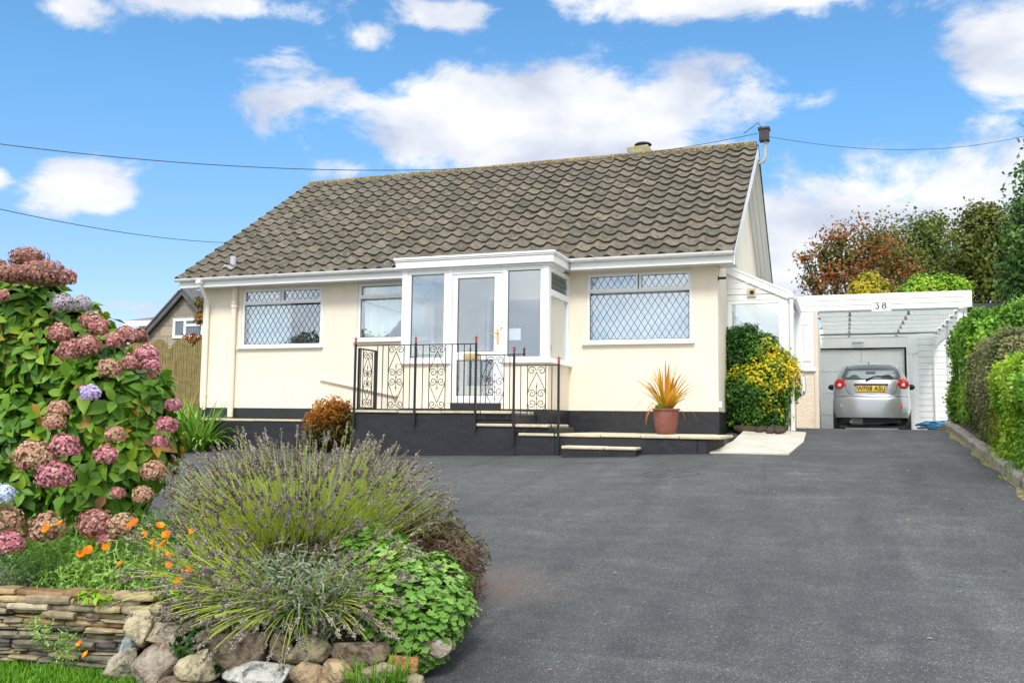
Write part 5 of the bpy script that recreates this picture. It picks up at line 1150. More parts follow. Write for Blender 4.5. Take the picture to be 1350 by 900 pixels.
# bronze-leaved twigs seen past the corner
D = 24; gb = ground_at(262, D)
tree('bronze_shrub', 'sparse bronze leaved shrub between fence and stone house', 'shrub', gb, 3.2, [S_(262, 398, 7, D), S_(264, 420, 8, D), S_(258, 447, 9, D), S_(270, 410, 9, D), S_(246, 445, 5, D)], 'lf_red', 420, .12, depth=.9, trunk=.03)
# tree across the street, mirrored in the leaded window
tree('garden_tree', 'bushy olive tree seen mirrored in the left leaded window', 'tree', (-17.6, 0, -.5), 4.5, [(-19.3, 0, 3.7, 1.2, 1.1, 1.15), (-17.5, -.2, 3.8, 1.3, 1.2, 1.2), (-15.9, 0, 3.6, .9, .9, 1.0), (-18.3, 0, 2.6, 1.6, 1.2, 1.2)], 'lf_olive', 7000, .2, depth=.4)

# ------------------------------------------------------------------ cables
M['cable'] = mat('overhead_cable', (.04, .045, .05), .7)
def cable(a, c, sag, r, lab, group=None, n=40, twist=0):
    a, c = Vector(a), Vector(c); b = MB(); pts = []
    for i in range(n+1):
        t = i/n; p = a.lerp(c, t); p.z -= sag*4*t*(1-t); pts.append(p)
    b.tube(pts, r, 6); return tag(b.build('overhead_cable', 'cable', smooth=True), lab, 'cable', group)
bk = at(1008, 178, Y=RY-.02)
cable((RX1-.02, RY+.02, bk.z+.06), at(-60, 182, D=13), .62, .0065, 'long sagging cable from gable bracket leftwards across sky')
cable(at(302, 320, Y=17.0), at(-60, 262, D=12), .12, .0065, 'short lower cable running to the left end of roof')
cable((RX1+.1, RY+.02, bk.z-.0), at(1420, 158, D=26), .55, .006, 'thin cable running right from bracket over the trees')
cb = thing('cable_bracket', 'grey post and black junction box on the gable peak', 'bracket', (RX1+.05, RY, 7.2))
b = MB(); X = RX1+.05; b.tube([(X-.04, RY, 6.92), (X+.05, RY, 6.96), (X+.09, RY, 7.05), (X+.09, RY, bk.z-.1)], .035, 10); b.build('post', 'pipeg', cb, smooth=True)
b = MB(); b.box(X-.03, X+.17, RY-.10, RY+.10, bk.z-.13, bk.z+.14); b.box(X-.05, X+.19, RY-.12, RY+.12, bk.z+.10, bk.z+.15); b.build('junction_box', 'flue', cb, bevel=.01)
b = MB(); b.tube([(X+.03, RY-.11, bk.z+.10), (X-.03, RY-.14, bk.z+.24), (X-.16, RY-.05, bk.z+.18), (X-.35, RY, bk.z+.08)], .008, 6); b.tube([(X+.1, RY-.11, bk.z-.13), (X+.14, RY-.12, bk.z-.24), (X+.2, RY-.1, bk.z-.14)], .008, 6); b.build('cable_loop', 'cable', cb, smooth=True)
b = MB(); b.tube([(RX1+.01, RY+.05, 7.0), (RX1+.012, 22.6, 4.86), (RX1+.012, 23.6, 4.2)], .014, 6); b.build('down_cable', 'cable', cb)

# ------------------------------------------------------------------ raised bed
fl = [(-140, 5.25), (0, 5.15), (100, 5.12), (150, 5.05), (200, 4.95), (260, 4.85), (330, 4.78), (420, 4.68), (500, 4.62), (545, 4.62), (585, 4.80), (608, 5.15), (612, 5.7), (590, 6.4), (520, 7.0), (400, 7.5), (200, 8.0), (-100, 8.6), (-400, 8.8), (-420, 5.8)]
BED = [at(px, 700, D=D+(.20 if i < 13 else 0)) for i, (px, D) in enumerate(fl)]; BED = [Vector((p.x, p.y, 0)) for p in BED]
cxb = sum(BED, Vector())/len(BED)
def bedtop(x, y): return max(.47+.02*math.sin(x*3), H(x, y)+.04)
def inside(x, y, poly):
    r = False; n = len(poly)
    for i in range(n):
        a, c = poly[i], poly[(i+1) % n]
        if (a.y > y) != (c.y > y) and x < (c.x-a.x)*(y-a.y)/(c.y-a.y)+a.x: r = not r
    return r
b = MB(); rings = 14; n = len(BED); fine = []
for i in range(n):
    for k in range(4): fine.append(BED[i].lerp(BED[(i+1) % n], k/4))
n = len(fine); vs = []
for j in range(rings+1):
    t = j/rings
    for p in fine:
        q = cxb.lerp(p, t*.985); edge_ = .0 if t < .97 else .04; vs.append((q.x, q.y, bedtop(q.x, q.y)-edge_+.03*noise.noise(Vector((q.x*4, q.y*4, 0)))))
vs += [(p.x*.99+cxb.x*.01, p.y*.99+cxb.y*.01, min(H(p.x, p.y)-.1, .2)) for p in fine]
b.add(vs, [(j*n+k, j*n+(k+1) % n, (j+1)*n+(k+1) % n, (j+1)*n+k) for j in range(rings+1) for k in range(n)]); struct(b.build('flower_bed', 'soil', smooth=True))
M['lawnm'] = mat('lawn_green', (.06, .14, .015), .95, var=.3, vscale=6)
# lawn in front of the slate wall
lawnpoly = [at(-200, 800, D=5.35), at(150, 800, D=5.2), at(250, 800, D=4.9), at(300, 800, D=4.5), at(260, 800, D=3.4), at(-300, 800, D=3.0)]
LZ = .085
b = MB(); b.add([(p.x, p.y, LZ) for p in lawnpoly]+[(p.x, p.y, -.5) for p in lawnpoly], [tuple(range(6))]+[(i, (i+1) % 6, 6+(i+1) % 6, 6+i) for i in range(6)]); struct(b.build('lawn', 'lawnm'))
GB = ([(-.05, 0, 0), (.05, 0, 0), (.03, .6, .08), (0, 1, .3)], [(0, 1, 2, 3)])
M['grassb'] = leafmat('grass_blades', [(0, (.05, .14, .012)), (.5, (.12, .32, .02)), (1, (.26, .50, .04))])
n = 16000; a = np.array([lawnpoly[5].x, lawnpoly[5].y]); P = np.empty((n, 3)); xs_ = rng.random(n); ds = 4.0+1.3*rng.random(n); 
pp_ = np.array([list(at(-120+400*u, 800, D=d)) for u, d in zip(xs_, ds)]); keep = np.array([inside(p[0], p[1], lawnpoly) and not inside(p[0], p[1], BED) for p in pp_]); P = pp_[keep]; P[:, 2] = LZ-.005; n = len(P)
Yx = rdir(n)*.45; Yx[:, 2] = 1; o = inst('grass', None, 'grassb', P, frames(Yx, rdir(n)), .035+.035*rng.random(n), GB[0], GB[1], rng.random(n)); struct(o, 'stuff')

# slate wall
def stonemat(name, c, dark, sc=14): return mat(name, c, .9, bump=.9, bscale=sc*2, var=.3, vscale=sc, dark=dark, dpos=(.5, .62), dscale=sc*.8)
M['st_slate'] = None
def slate_mat():
    m, t, bb = newmat('slate_courses'); bb.inputs['Roughness'].default_value = .8; a = t.nodes.new('ShaderNodeAttribute'); a.attribute_name = 'rnd'; r = t.nodes.new('ShaderNodeValToRGB'); e_ = r.color_ramp.elements
    for p, c in ((0, (.06, .055, .05)), (.35, (.19, .165, .12)), (.6, (.29, .235, .13)), (.8, (.42, .33, .17)), (.92, (.26, .14, .07)), (1, (.46, .40, .27))):
        q = e_[0] if p == 0 else e_[len(e_)-1] if p == 1 else e_.new(p); q.color = c+(1,)
    t.links.new(a.outputs['Fac'], r.inputs[0]); co = t.nodes.new('ShaderNodeTexCoord').outputs['Object']; n_ = t.nodes.new('ShaderNodeTexNoise'); n_.inputs['Scale'].default_value = 18; n_.inputs['Detail'].default_value = 8; t.links.new(co, n_.inputs[0])
    x = t.nodes.new('ShaderNodeMix'); x.data_type = 'RGBA'; x.blend_type = 'MULTIPLY'; x.inputs[0].default_value = .8; rr = t.nodes.new('ShaderNodeMapRange'); rr.inputs[1].default_value = .3; rr.inputs[2].default_value = .7; rr.inputs[3].default_value = .45; rr.inputs[4].default_value = 1.5; t.links.new(n_.outputs[0], rr.inputs[0])
    t.links.new(r.outputs[0], x.inputs[6]); cc = t.nodes.new('ShaderNodeCombineColor'); [t.links.new(rr.outputs[0], cc.inputs[i]) for i in range(3)]; t.links.new(cc.outputs[0], x.inputs[7]); t.links.new(x.outputs[2], bb.inputs['Base Color'])
    bp = t.nodes.new('ShaderNodeBump'); bp.inputs['Strength'].default_value = .8; bp.inputs['Distance'].default_value = .01; t.links.new(n_.outputs[0], bp.inputs['Height']); t.links.new(bp.outputs[0], bb.inputs['Normal']); return m
M['st_slate'] = slate_mat()
rw = thing('rockery_wall', 'dry stone rockery wall of slate courses and granite boulders', 'wall', (BED[5].x, BED[5].y, .1))
A_, B_ = at(-150, 800, D=5.27), at(160, 800, D=5.04); dW = Vector((B_.x-A_.x, B_.y-A_.y, 0)); LW = dW.length; dW.normalize(); nW = Vector((dW.y, -dW.x, 0)); 
if nW.dot(Vector((A_.x, A_.y, 0))) > 0: nW = -nW
nW = Vector((dW.y, -dW.x, 0)) if Vector((dW.y, -dW.x, 0)).y < 0 else -Vector((dW.y, -dW.x, 0))
b = MB(); z = .06
rows = []
while z < .50:
    top = z > .43; h = random.uniform(.032, .045) if top or z > .38 else random.uniform(.011, .030); s = -random.random()*.2
    while s < LW:
        l = random.uniform(.14, .30) if z > .38 else random.uniform(.08, .30); out_ = random.uniform(-.02, .035); hh = h*random.uniform(.7, 1.08); dp = random.uniform(.10, .16); b.rnd = random.choice((random.uniform(.02, .4), random.uniform(.3, .7), random.uniform(.5, 1))) if z > .30 else random.uniform(.02, .62)
        if z > .38: b.rnd = random.uniform(.45, 1)
        tilt = random.uniform(-.012, .012); p = Vector((A_.x, A_.y, 0))+dW*s; vs = []; m_ = 4; zz0 = z+random.uniform(-.004, .004); ch = [random.uniform(0, .018) for _ in range(m_+1)]
        for i in range(m_+1):
            t_ = i/m_; q = p+dW*(l-.006)*t_; en = (.012 if i in (0, m_) else 0); o_ = out_-ch[i]-en
            hi = zz0+hh+tilt*t_*l*3-(.004 if i in (0, m_) else 0)+random.uniform(-.002, .002); lo = zz0+tilt*t_*l*3
            for (oo, zv) in ((o_-dp, lo), (o_-.004, lo), (o_, lo+hh*.35), (o_-.003, hi-hh*.2), (o_-.012, hi), (o_-dp, hi)): v = q+nW*oo; vs.append((v.x, v.y, zv))
        b.add(vs, [(i*6+k, (i+1)*6+k, (i+1)*6+k+1, i*6+k+1) for i in range(m_) for k in range(5)]+[(0, 1, 2, 3, 4, 5), tuple(m_*6+k for k in range(6))[::-1]]); s += l
    z += h*.93
b.rnd = 0; b.build('slate_courses', 'st_slate', rw)
b = MB(); p = Vector((A_.x, A_.y, 0))-nW*.10; q = p+dW*LW; b.bar((p.x, p.y, .27), (q.x, q.y, .27), .06, .40); b.build('wall_core', 'soil', rw)
GR = {'cream': ((.50, .42, .27), (.20, .17, .12)), 'grey': ((.38, .33, .23), (.14, .12, .11)), 'pink': ((.32, .27, .21), (.17, .10, .075)), 'blue': ((.24, .29, .30), (.10, .13, .13)), 'white': ((.50, .49, .44), (.12, .12, .12)),
      'brown': ((.20, .15, .10), (.07, .05, .035)), 'tan': ((.42, .31, .18), (.18, .12, .07)), 'olive': ((.28, .24, .14), (.09, .08, .05)), 'orange': ((.34, .17, .06), (.12, .06, .03))}
for k, (c1, c2) in GR.items(): M['g_'+k] = stonemat('granite_'+k, c1, c2, 22)
def boulder(cx, cy, w, h, kind, D, seed, sq=4.5, dp=None, rot=0):
    c = at(cx, cy, D=D-.03); k = D/FPX; rx, rz = w*k/2, h*k/2; ry = dp or min(.14, (rx+rz)/2*1.1); bm = bmesh.new(); bmesh.ops.create_icosphere(bm, subdivisions=4, radius=1)
    sd = Vector((seed*3.1, seed*1.7, seed*.9)); ax = Matrix.Rotation(YAW, 3, 'Z') @ Matrix.Rotation(rot, 3, 'Y'); rs = random.Random(seed); planes = []
    for _ in range(12):
        d = Vector((rs.gauss(0, 1), rs.gauss(0, .8), rs.gauss(0, 1))).normalized(); planes.append((d, rs.uniform(.66, .90)))
    for v in bm.verts:
        p = v.co.copy(); q = (abs(p.x)**sq+abs(p.y)**sq+abs(p.z)**sq)**(1/sq); p = p/q
        for d, t in planes:
            e_ = p.dot(d)-t*1.06
            if e_ > 0: p -= d*e_*.97
        p *= 1+.10*noise.noise(p*1.6+sd)+.045*noise.noise(p*5+sd)+.022*noise.noise(p*13+sd)+.016*noise.noise(p*27+sd)
        v.co = ax @ Vector((p.x*rx*1.18, p.y*ry, p.z*rz*1.2))+c-org(rw)
    me = bpy.data.meshes.new('boulder'); bm.to_mesh(me); bm.free(); me.polygons.foreach_set('use_smooth', [True]*len(me.polygons)); me.materials.append(M['g_'+kind]); o = bpy.data.objects.new('boulder', me); C.objects.link(o); o.parent = rw; o['label'] = {'cream': 'cream speckled boulder', 'grey': 'grey speckled boulder', 'pink': 'pinkish granite boulder', 'blue': 'blue grey boulder', 'white': 'white veined quartz boulder', 'brown': 'dark brown boulder', 'tan': 'tan boulder', 'olive': 'olive brown boulder', 'orange': 'rusty orange stone'}[kind]
for i, a in enumerate([(186, 826, 34, 40, 'cream', 5.0), (200, 812, 26, 30, 'cream', 5.08), (172, 852, 22, 28, 'blue', 4.98), (163, 877, 43, 38, 'grey', 4.93), (211, 874, 61, 48, 'pink', 4.86), (226, 838, 56, 28, 'grey', 4.95), (268, 873, 57, 33, 'cream', 4.76),
                       (322, 858, 76, 41, 'brown', 4.74), (343, 888, 87, 29, 'white', 4.62), (371, 857, 29, 34, 'brown', 4.70), (411, 858, 53, 32, 'olive', 4.65), (408, 889, 47, 32, 'tan', 4.58), (449, 889, 41, 32, 'tan', 4.55), (476, 862, 66, 28, 'brown', 4.62),
                       (498, 889, 48, 30, 'olive', 4.56), (531, 875, 33, 22, 'orange', 4.58), (571, 852, 44, 28, 'pink', 4.72), (590, 842, 16, 20, 'pink', 4.84), (601, 822, 18, 28, 'pink', 5.0), (250, 899, 64, 18, 'brown', 4.75), (545, 896, 26, 14, 'olive', 4.5), (610, 796, 16, 22, 'tan', 5.3), (215, 905, 50, 18, 'tan', 4.75)]):
    boulder(*a, seed=i+3)
b = MB(); pl = [at(px, 800, D=D_+.19) for px, D_ in ((165, 5.0), (260, 4.83), (420, 4.66), (540, 4.62), (590, 4.85), (606, 5.2))]
for p, q in zip(pl, pl[1:]): b.bar((p.x, p.y, .28), (q.x, q.y, .28), .05, .42)
b.build('earth_backing', 'soil', rw)

# ------------------------------------------------------------------ hydrangea
M['hyl'] = leafmat('hydrangea_leaves', [(0, (.014, .042, .008)), (.4, (.052, .15, .012)), (.72, (.13, .28, .018)), (.93, (.30, .42, .035)), (.96, (.22, .10, .03)), (1, (.40, .24, .03))], rough=.45, trans=.2, spec=.28)
M['stem'] = mat('woody_stem', (.16, .11, .06), .8)
hyc = at(60, 735, D=6.5); hyc.z = bedtop(hyc.x, hyc.y)
hy = thing('hydrangea_bush', 'large hydrangea bush with dusty pink mophead flowers', 'bush', hyc)
hs = [S_(35, 440, 78, 6.4, dz=.95), S_(95, 470, 78, 6.3), S_(150, 540, 80, 6.2), S_(180, 590, 62, 6.1), S_(70, 580, 100, 6.3), S_(130, 640, 75, 6.1), S_(20, 650, 80, 6.1), S_(-70, 480, 110, 6.6), S_(-60, 620, 120, 6.4), S_(45, 400, 45, 6.4), S_(190, 520, 40, 6.15)]
def rosettes(spheres, n, size, depth=.22):
    S = np.array(spheres); w = S[:, 3]**2; idx = rng.choice(len(S), n, p=w/w.sum()); d = rdir(n); d[:, 2] = d[:, 2]*.9+.12; d /= np.linalg.norm(d, axis=1, keepdims=True)
    P = S[idx, :3]+d*S[idx, 3:]*(1-depth*rng.random(n))[:, None]; keep = np.ones(n, bool)
    for j in range(len(S)): q = (((P-S[j, :3])/S[j, 3:])**2).sum(1)**.5; keep &= ~((q < .84) & (idx != j))
    P, d = P[keep], d[keep]; PP, YY, NN, SS, RR = [], [], [], [], []
    cn = clump(P, 3)
    for p, u, cv in zip(P, d, cn):
        u = Vector(u)+Vector((0, 0, .35)); u.normalize(); a = u.orthogonal().normalized(); c = u.cross(a); ph = random.random()*6.28; k = random.choice((6, 7, 8)); base = random.random()*.35+.25*cv
        for i in range(k):
            t = ph+i*2*math.pi/k*(1 if k % 2 else 1)+random.uniform(-.25, .25); inner = i % 2; e_ = .75 if inner else .12; rad = a*math.cos(t)+c*math.sin(t); y = (rad+u*e_*random.uniform(.5, 1.3)).normalized(); y.z -= random.uniform(.05, .35)
            PP.append(Vector(p)-u*(.03 if inner else .07)); YY.append(y); NN.append((u-rad*e_*.4)); SS.append(size*(.62 if inner else 1)*random.uniform(.75, 1.15)); RR.append(min(1, max(0, base+.2*inner+random.uniform(0, .38))) if random.random() < .95 else random.uniform(.9, 1))
    return np.array(PP), frames(np.array(YY), np.array(NN)), np.array(SS), np.array(RR)
P_, A__, S__, R__ = rosettes(hs, 1350, .175)
inst('foliage', hy, 'hyl', P_, A__, S__, BIG[0], BIG[1], R__, smooth=True)
leaf_shell([(s[0], s[1], s[2], s[3]*.82, s[4]*.82, s[5]*.82) for s in hs], 3500, .12, 'inner_foliage', hy, 'hyl', depth=.5, tmpl=LEAF2)
b = MB()
for i in range(60):
    s = random.choice(hs); e_ = Vector(s[:3])+Vector(rdir(1)[0])*s[3]*.85; p = hyc+Vector((random.uniform(-.5, .4), random.uniform(-.2, .3), 0)); b.tube([p, p.lerp(e_, .5)+Vector((0, 0, -.12)), e_], [.013, .009, .005], 5)
b.build('stem', 'stem', hy, smooth=True)
FK = {'dusty': [(0, (.22, .15, .08)), (.3, (.44, .17, .15)), (.6, (.62, .29, .27)), (.85, (.72, .50, .40)), (1, (.46, .42, .22))], 'magenta': [(0, (.36, .14, .12)), (.4, (.64, .22, .28)), (.75, (.78, .42, .46)), (1, (.72, .58, .40))],
      'cream': [(0, (.30, .28, .11)), (.35, (.56, .40, .24)), (.6, (.60, .26, .23)), (.8, (.72, .56, .36)), (1, (.44, .44, .18))], 'lilac': [(0, (.46, .34, .62)), (.5, (.66, .56, .82)), (.8, (.76, .66, .84)), (1, (.84, .80, .88))],
      'blue': [(0, (.50, .58, .78)), (.5, (.68, .76, .90)), (1, (.84, .88, .94))], 'grey': [(0, (.26, .30, .20)), (.4, (.48, .44, .40)), (.7, (.54, .50, .62)), (1, (.56, .34, .36))], 'brown': [(0, (.20, .11, .08)), (.4, (.38, .16, .13)), (.7, (.50, .27, .22)), (1, (.58, .46, .34))]}
for k, st in FK.items(): M['fl_'+k] = leafmat('hydrangea_petals_'+k, st, rough=.6, trans=.3)
PET = ([(0, 0, 0), (.45, .35, .10), (.5, .8, .05), (0, 1, .02), (-.5, .8, .05), (-.45, .35, .10)], [(0, 1, 2, 3, 4, 5)])
def head(px, py, r, kind, D, flat=.85, lab=None):
    c = at(px, py, D=D); R = r*D/FPX; n = int(260+R*R*30000); d = rdir(n); keep = d[:, 2] > -.75; d = d[keep]; n = len(d)
    lp = 1+.13*np.sin(d[:, 0]*5+px)*np.sin(d[:, 2]*5+py)+.08*np.sin(d[:, 1]*9+px*2+d[:, 2]*6); P = np.array(c)+d*np.array([R, R, R*flat])*(lp*(.84+.2*rng.random(n)))[:, None]; fr = .016+.0; PP, YY, NN, RR = [], [], [], []
    for p, u in zip(P, d):
        u = Vector(u)+Vector(rdir(1)[0])*.35; u.normalize(); a = u.orthogonal().normalized(); q = u.cross(a); ph = random.random()*6.28; base = .42*random.random()+.58*(.5+.5*math.sin(9*u.x+px)*math.sin(8*u.z+py*.7+3*u.y))
        for k in range(4): t = ph+k*math.pi/2; y = (a*math.cos(t)+q*math.sin(t)+u*.25); PP.append(p); YY.append(y); NN.append(u); RR.append(min(1, max(0, base+random.uniform(-.12, .12))))
    o = inst('flower_head', hy, 'fl_'+kind, np.array(PP), frames(np.array(YY), np.array(NN)), np.full(len(PP), .0098)*(.85+.3*rng.random(len(PP))), PET[0], PET[1], RR)
    if lab: o['label'] = lab
    b = MB(); b.ball(c, R*.82, R*.82, R*.82*flat, 10, 7); b.rnd = 0; q = b.build('flower_core', {'dusty': 'stem', 'brown': 'stem'}.get(kind, 'stem'), o, smooth=True)
HD = [(38, 341, 23, 'brown', 6.05, .6), (15, 362, 24, 'brown', 5.95, .6), (55, 362, 32, 'brown', 5.9, .55), (83, 366, 17, 'dusty', 5.95, .6), (-8, 358, 20, 'brown', 6), (84, 400, 14, 'grey', 5.75), (107, 401, 13, 'grey', 5.8), (79, 440, 15, 'dusty', 5.6), (93, 462, 16, 'dusty', 5.55), (115, 456, 17, 'dusty', 5.55),
      (120, 424, 14, 'dusty', 5.7), (130, 432, 13, 'dusty', 5.7), (152, 449, 13, 'dusty', 5.6), (166, 442, 14, 'dusty', 5.65), (182, 443, 12, 'brown', 5.75), (146, 486, 15, 'cream', 5.5), (176, 478, 13, 'dusty', 5.5), (193, 466, 14, 'magenta', 5.5), (199, 480, 12, 'magenta', 5.5), (119, 518, 12.5, 'lilac', 5.4),
      (77, 540, 14, 'cream', 5.45), (72, 556, 13, 'cream', 5.4), (45, 602, 26, 'cream', 5.3), (86, 588, 19, 'magenta', 5.35), (72, 626, 23, 'magenta', 5.3), (152, 573, 13, 'cream', 5.5), (139, 600, 14, 'magenta', 5.45), (228, 534, 10, 'magenta', 5.75), (201, 494, 8, 'cream', 5.6), (220, 560, 13, 'magenta', 5.7), (212, 582, 10, 'magenta', 5.7),
      (203, 621, 16, 'cream', 5.55), (188, 652, 13, 'cream', 5.5), (3, 651, 15, 'blue', 5.1), (-2, 690, 30, 'cream', 5.15), (12, 715, 18, 'magenta', 5.1), (60, 697, 24, 'cream', 5.3), (125, 690, 22, 'dusty', 5.4), (160, 692, 19, 'cream', 5.4), (155, 650, 9, 'dusty', 5.5), (2, 390, 9, 'dusty', 5.7), (140, 708, 12, 'magenta', 5.4)]
for h_ in HD: head(*h_, lab={'lilac': 'single fresh lilac flower head', 'blue': 'pale blue flower head'}.get(h_[3]))

# ------------------------------------------------------------------ lavender
M['lavst'] = leafmat('lavender_stalks', [(0, (.16, .24, .04)), (.5, (.38, .48, .055)), (1, (.60, .66, .12))], trans=.2)
M['lavfl'] = leafmat('lavender_spikes', [(0, (.14, .12, .09)), (.5, (.29, .25, .20)), (.85, (.43, .38, .31)), (1, (.42, .34, .38))], trans=.1)
M['lavlf'] = leafmat('silver_leaves', [(0, (.08, .11, .05)), (.5, (.22, .28, .16)), (1, (.46, .52, .38))])
def lavender(label, base, n, L, sp=1.0, lean=(0, 0), lf=3000, lr=(.45, .35, .28), tmin=0.):
    t = thing('lavender_plant', label, 'plant', base); V, Fc, Rn = [], [], []; SP, SY_, SN, SS, SR = [], [], [], [], []
    for i in range(n):
        a = random.uniform(0, 2*math.pi); tl = (tmin+(1-tmin)*random.random()**.62)*sp; l = L*random.uniform(.78, 1.1); d = Vector((math.cos(a), math.sin(a), 0)); sd = Vector((-math.sin(a), math.cos(a), 0)); r0 = random.random()**.5*.26
        p = Vector(base)+d*r0+Vector((0, 0, .04)); v = (d*math.sin(tl*1.30)+Vector((0, 0, 1))*math.cos(tl*1.30)+Vector((lean[0], lean[1], 0))*.5).normalized(); v += Vector(rdir(1)[0])*.19; rr = random.random(); b0 = len(V); seg = 6; k3 = [v.orthogonal().normalized(), None]; k3[1] = v.cross(k3[0]).normalized()
        for k in range(seg+1):
            w = .0034*(1-.45*k/seg)
            for m_ in range(3): q = p+(k3[0]*math.cos(m_*2.094)+k3[1]*math.sin(m_*2.094))*w; V.append(tuple(q)); Rn.append(min(1, .15+rr*.6+.25*k/seg))
            if k < seg: p = p+v*l/seg; v = (v+Vector((0, 0, -.045*(tl+.1)*(1+k*.3)))).normalized()
        Fc += [(b0+3*k+m_, b0+3*k+(m_+1) % 3, b0+3*k+3+(m_+1) % 3, b0+3*k+3+m_) for k in range(seg) for m_ in range(3)]
        ns = random.choice((5, 6, 7, 8)); sl_ = random.uniform(.055, .095); fr = random.random()
        for k in range(ns):
            q = p+v*sl_*k/ns; 
            for m_ in range(5):
                y = v*.9+Vector(rdir(1)[0])*.85; SP.append(q); SY_.append(y); SN.append(rdir(1)[0]); SS.append(.0138*(1.15-.5*k/ns)*random.uniform(.8, 1.2)); SR.append(min(1, max(0, fr*.6+random.uniform(0, .4))))
    me = bpy.data.meshes.new('stalks'); o0 = org(t); me.from_pydata([(q[0]-o0.x, q[1]-o0.y, q[2]-o0.z) for q in V], [], Fc); at_ = me.attributes.new('rnd', 'FLOAT', 'POINT'); at_.data.foreach_set('value', Rn); me.materials.append(M['lavst']); o = bpy.data.objects.new('stalks', me); C.objects.link(o); o.parent = t; o['kind'] = 'stuff'
    o = inst('flower_spikes', t, 'lavfl', np.array(SP), frames(np.array(SY_), np.array(SN)), np.array(SS), [(-.3, 0, 0), (.3, 0, 0), (.35, .7, .15), (0, 1.1, 0), (-.35, .7, .15)], [(0, 1, 2, 3, 4)], SR); o['kind'] = 'stuff'
    c = Vector(base); leaf_shell([(c.x, c.y, c.z+.10, lr[0], lr[0], lr[2]), (c.x-.15, c.y-.12, c.z+.08, lr[1], lr[1], lr[2]*.8), (c.x+.2, c.y-.1, c.z+.08, lr[1], lr[1], lr[2]*.8)], lf, .055, 'foliage', t, 'lavlf', depth=.5, tmpl=NEEDLE, wild=1.3)
    return t
def bedp(px, D): p = at(px, 800, D=D); return Vector((p.x, p.y, bedtop(p.x, p.y)))
lavender('tall lavender clump with faded grey spikes at bed centre', bedp(400, 5.75), 900, .80, sp=.68, lean=(.0, .05), lf=2200, lr=(.30, .25, .22), tmin=.12)
lavender('spreading lavender whose stalks hang over the boulders', bedp(400, 5.0), 600, .46, sp=1.22, lean=(.0, -.12), lf=6500, lr=(.36, .30, .26), tmin=.35)
lavender('loose lavender leaning left over the orange poppies', bedp(335, 5.3), 330, .50, sp=1.08, lean=(-.06, -.05), lf=900, lr=(.26, .2, .16))
M['hea'] = leafmat('heather_leaves', [(0, (.06, .04, .03)), (.4, (.14, .07, .05)), (.7, (.12, .15, .04)), (1, (.26, .17, .11))])
c = bedp(395, 5.25); t = thing('dead_lavender', 'brown woody bare patch in the middle of the lavender', 'plant', c)
leaf_shell([(c.x, c.y, c.z+.20, .28, .2, .16)], 1500, .09, 'foliage', t, 'hea', depth=.8, tmpl=NEEDLE, wild=1.4)
# scattered fallen leaves on the drive
n = 420; P = np.empty((n, 3)); P[:, 0] = np.where(rng.random(n) < .6, 1.55-rng.random(n)**2*1.2, rng.uniform(-7, 1.2, n)); P[:, 1] = rng.uniform(4.5, 17.5, n); keep = rng.random(n) < .55; keep &= ~((P[:, 0] < -1.9) & (P[:, 1] < 7.5)) & ~((P[:, 0] < -1) & (P[:, 1] > 12.3)); P = P[keep]; n = len(P)
P[:, 2] = [H(x, y)+und(x, y)+.006 for x, y in P[:, :2]]; N = rdir(n)*.3; N[:, 2] = 1
M['litter'] = leafmat('fallen_leaves', [(0, (.10, .06, .03)), (.5, (.26, .16, .06)), (1, (.42, .34, .16))])
o = inst('leaf_litter', None, 'litter', P, frames(rdir(n)*np.array([1, 1, .1]), N), .018+.022*rng.random(n), LEAF2[0], LEAF2[1], rng.random(n)); struct(o, 'stuff')
# geranium mat with round lobed leaves
n_ = 16; lob = [(0, 0, .0)]+[((.34+.20*abs(math.cos(2.5*t)))*math.sin(t), .5+(.34+.20*abs(math.cos(2.5*t)))*-math.cos(t), .05*math.cos(5*t)) for t in np.linspace(.2, 2*math.pi-.2, n_)]
GER = (lob, [tuple(range(n_+1))])
M['ger'] = leafmat('geranium_leaves', [(0, (.06, .15, .025)), (.5, (.17, .34, .05)), (.85, (.34, .52, .15)), (.97, (.42, .58, .24)), (1, (.45, .2, .05))], rough=.5, trans=.2)
g0 = bedp(535, 5.0); gt_ = thing('geranium_plant', 'fresh green mound of round lobed leaves at the bed corner', 'plant', g0)
gsph = [(*bedp(540, 4.95)[:2], .48, .34, .34, .22), (*bedp(552, 5.0)[:2], .48, .26, .26, .20), (*bedp(500, 5.2)[:2], .55, .34, .3, .27), (*bedp(560, 5.3)[:2], .52, .26, .3, .22), (*bedp(548, 4.8)[:2], .42, .20, .20, .2), (*bedp(480, 5.5)[:2], .62, .3, .3, .25)]
leaf_shell(gsph, 8500, .042, 'foliage', gt_, 'ger', depth=.18, tmpl=GER, up=1.2, wild=.5, bump=.10)
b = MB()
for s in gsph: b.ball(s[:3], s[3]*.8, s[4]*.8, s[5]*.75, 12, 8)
b.build('dark_core_mound', 'core', gt_, smooth=True)  # solid dark balls added under the leaves as a shaded inside
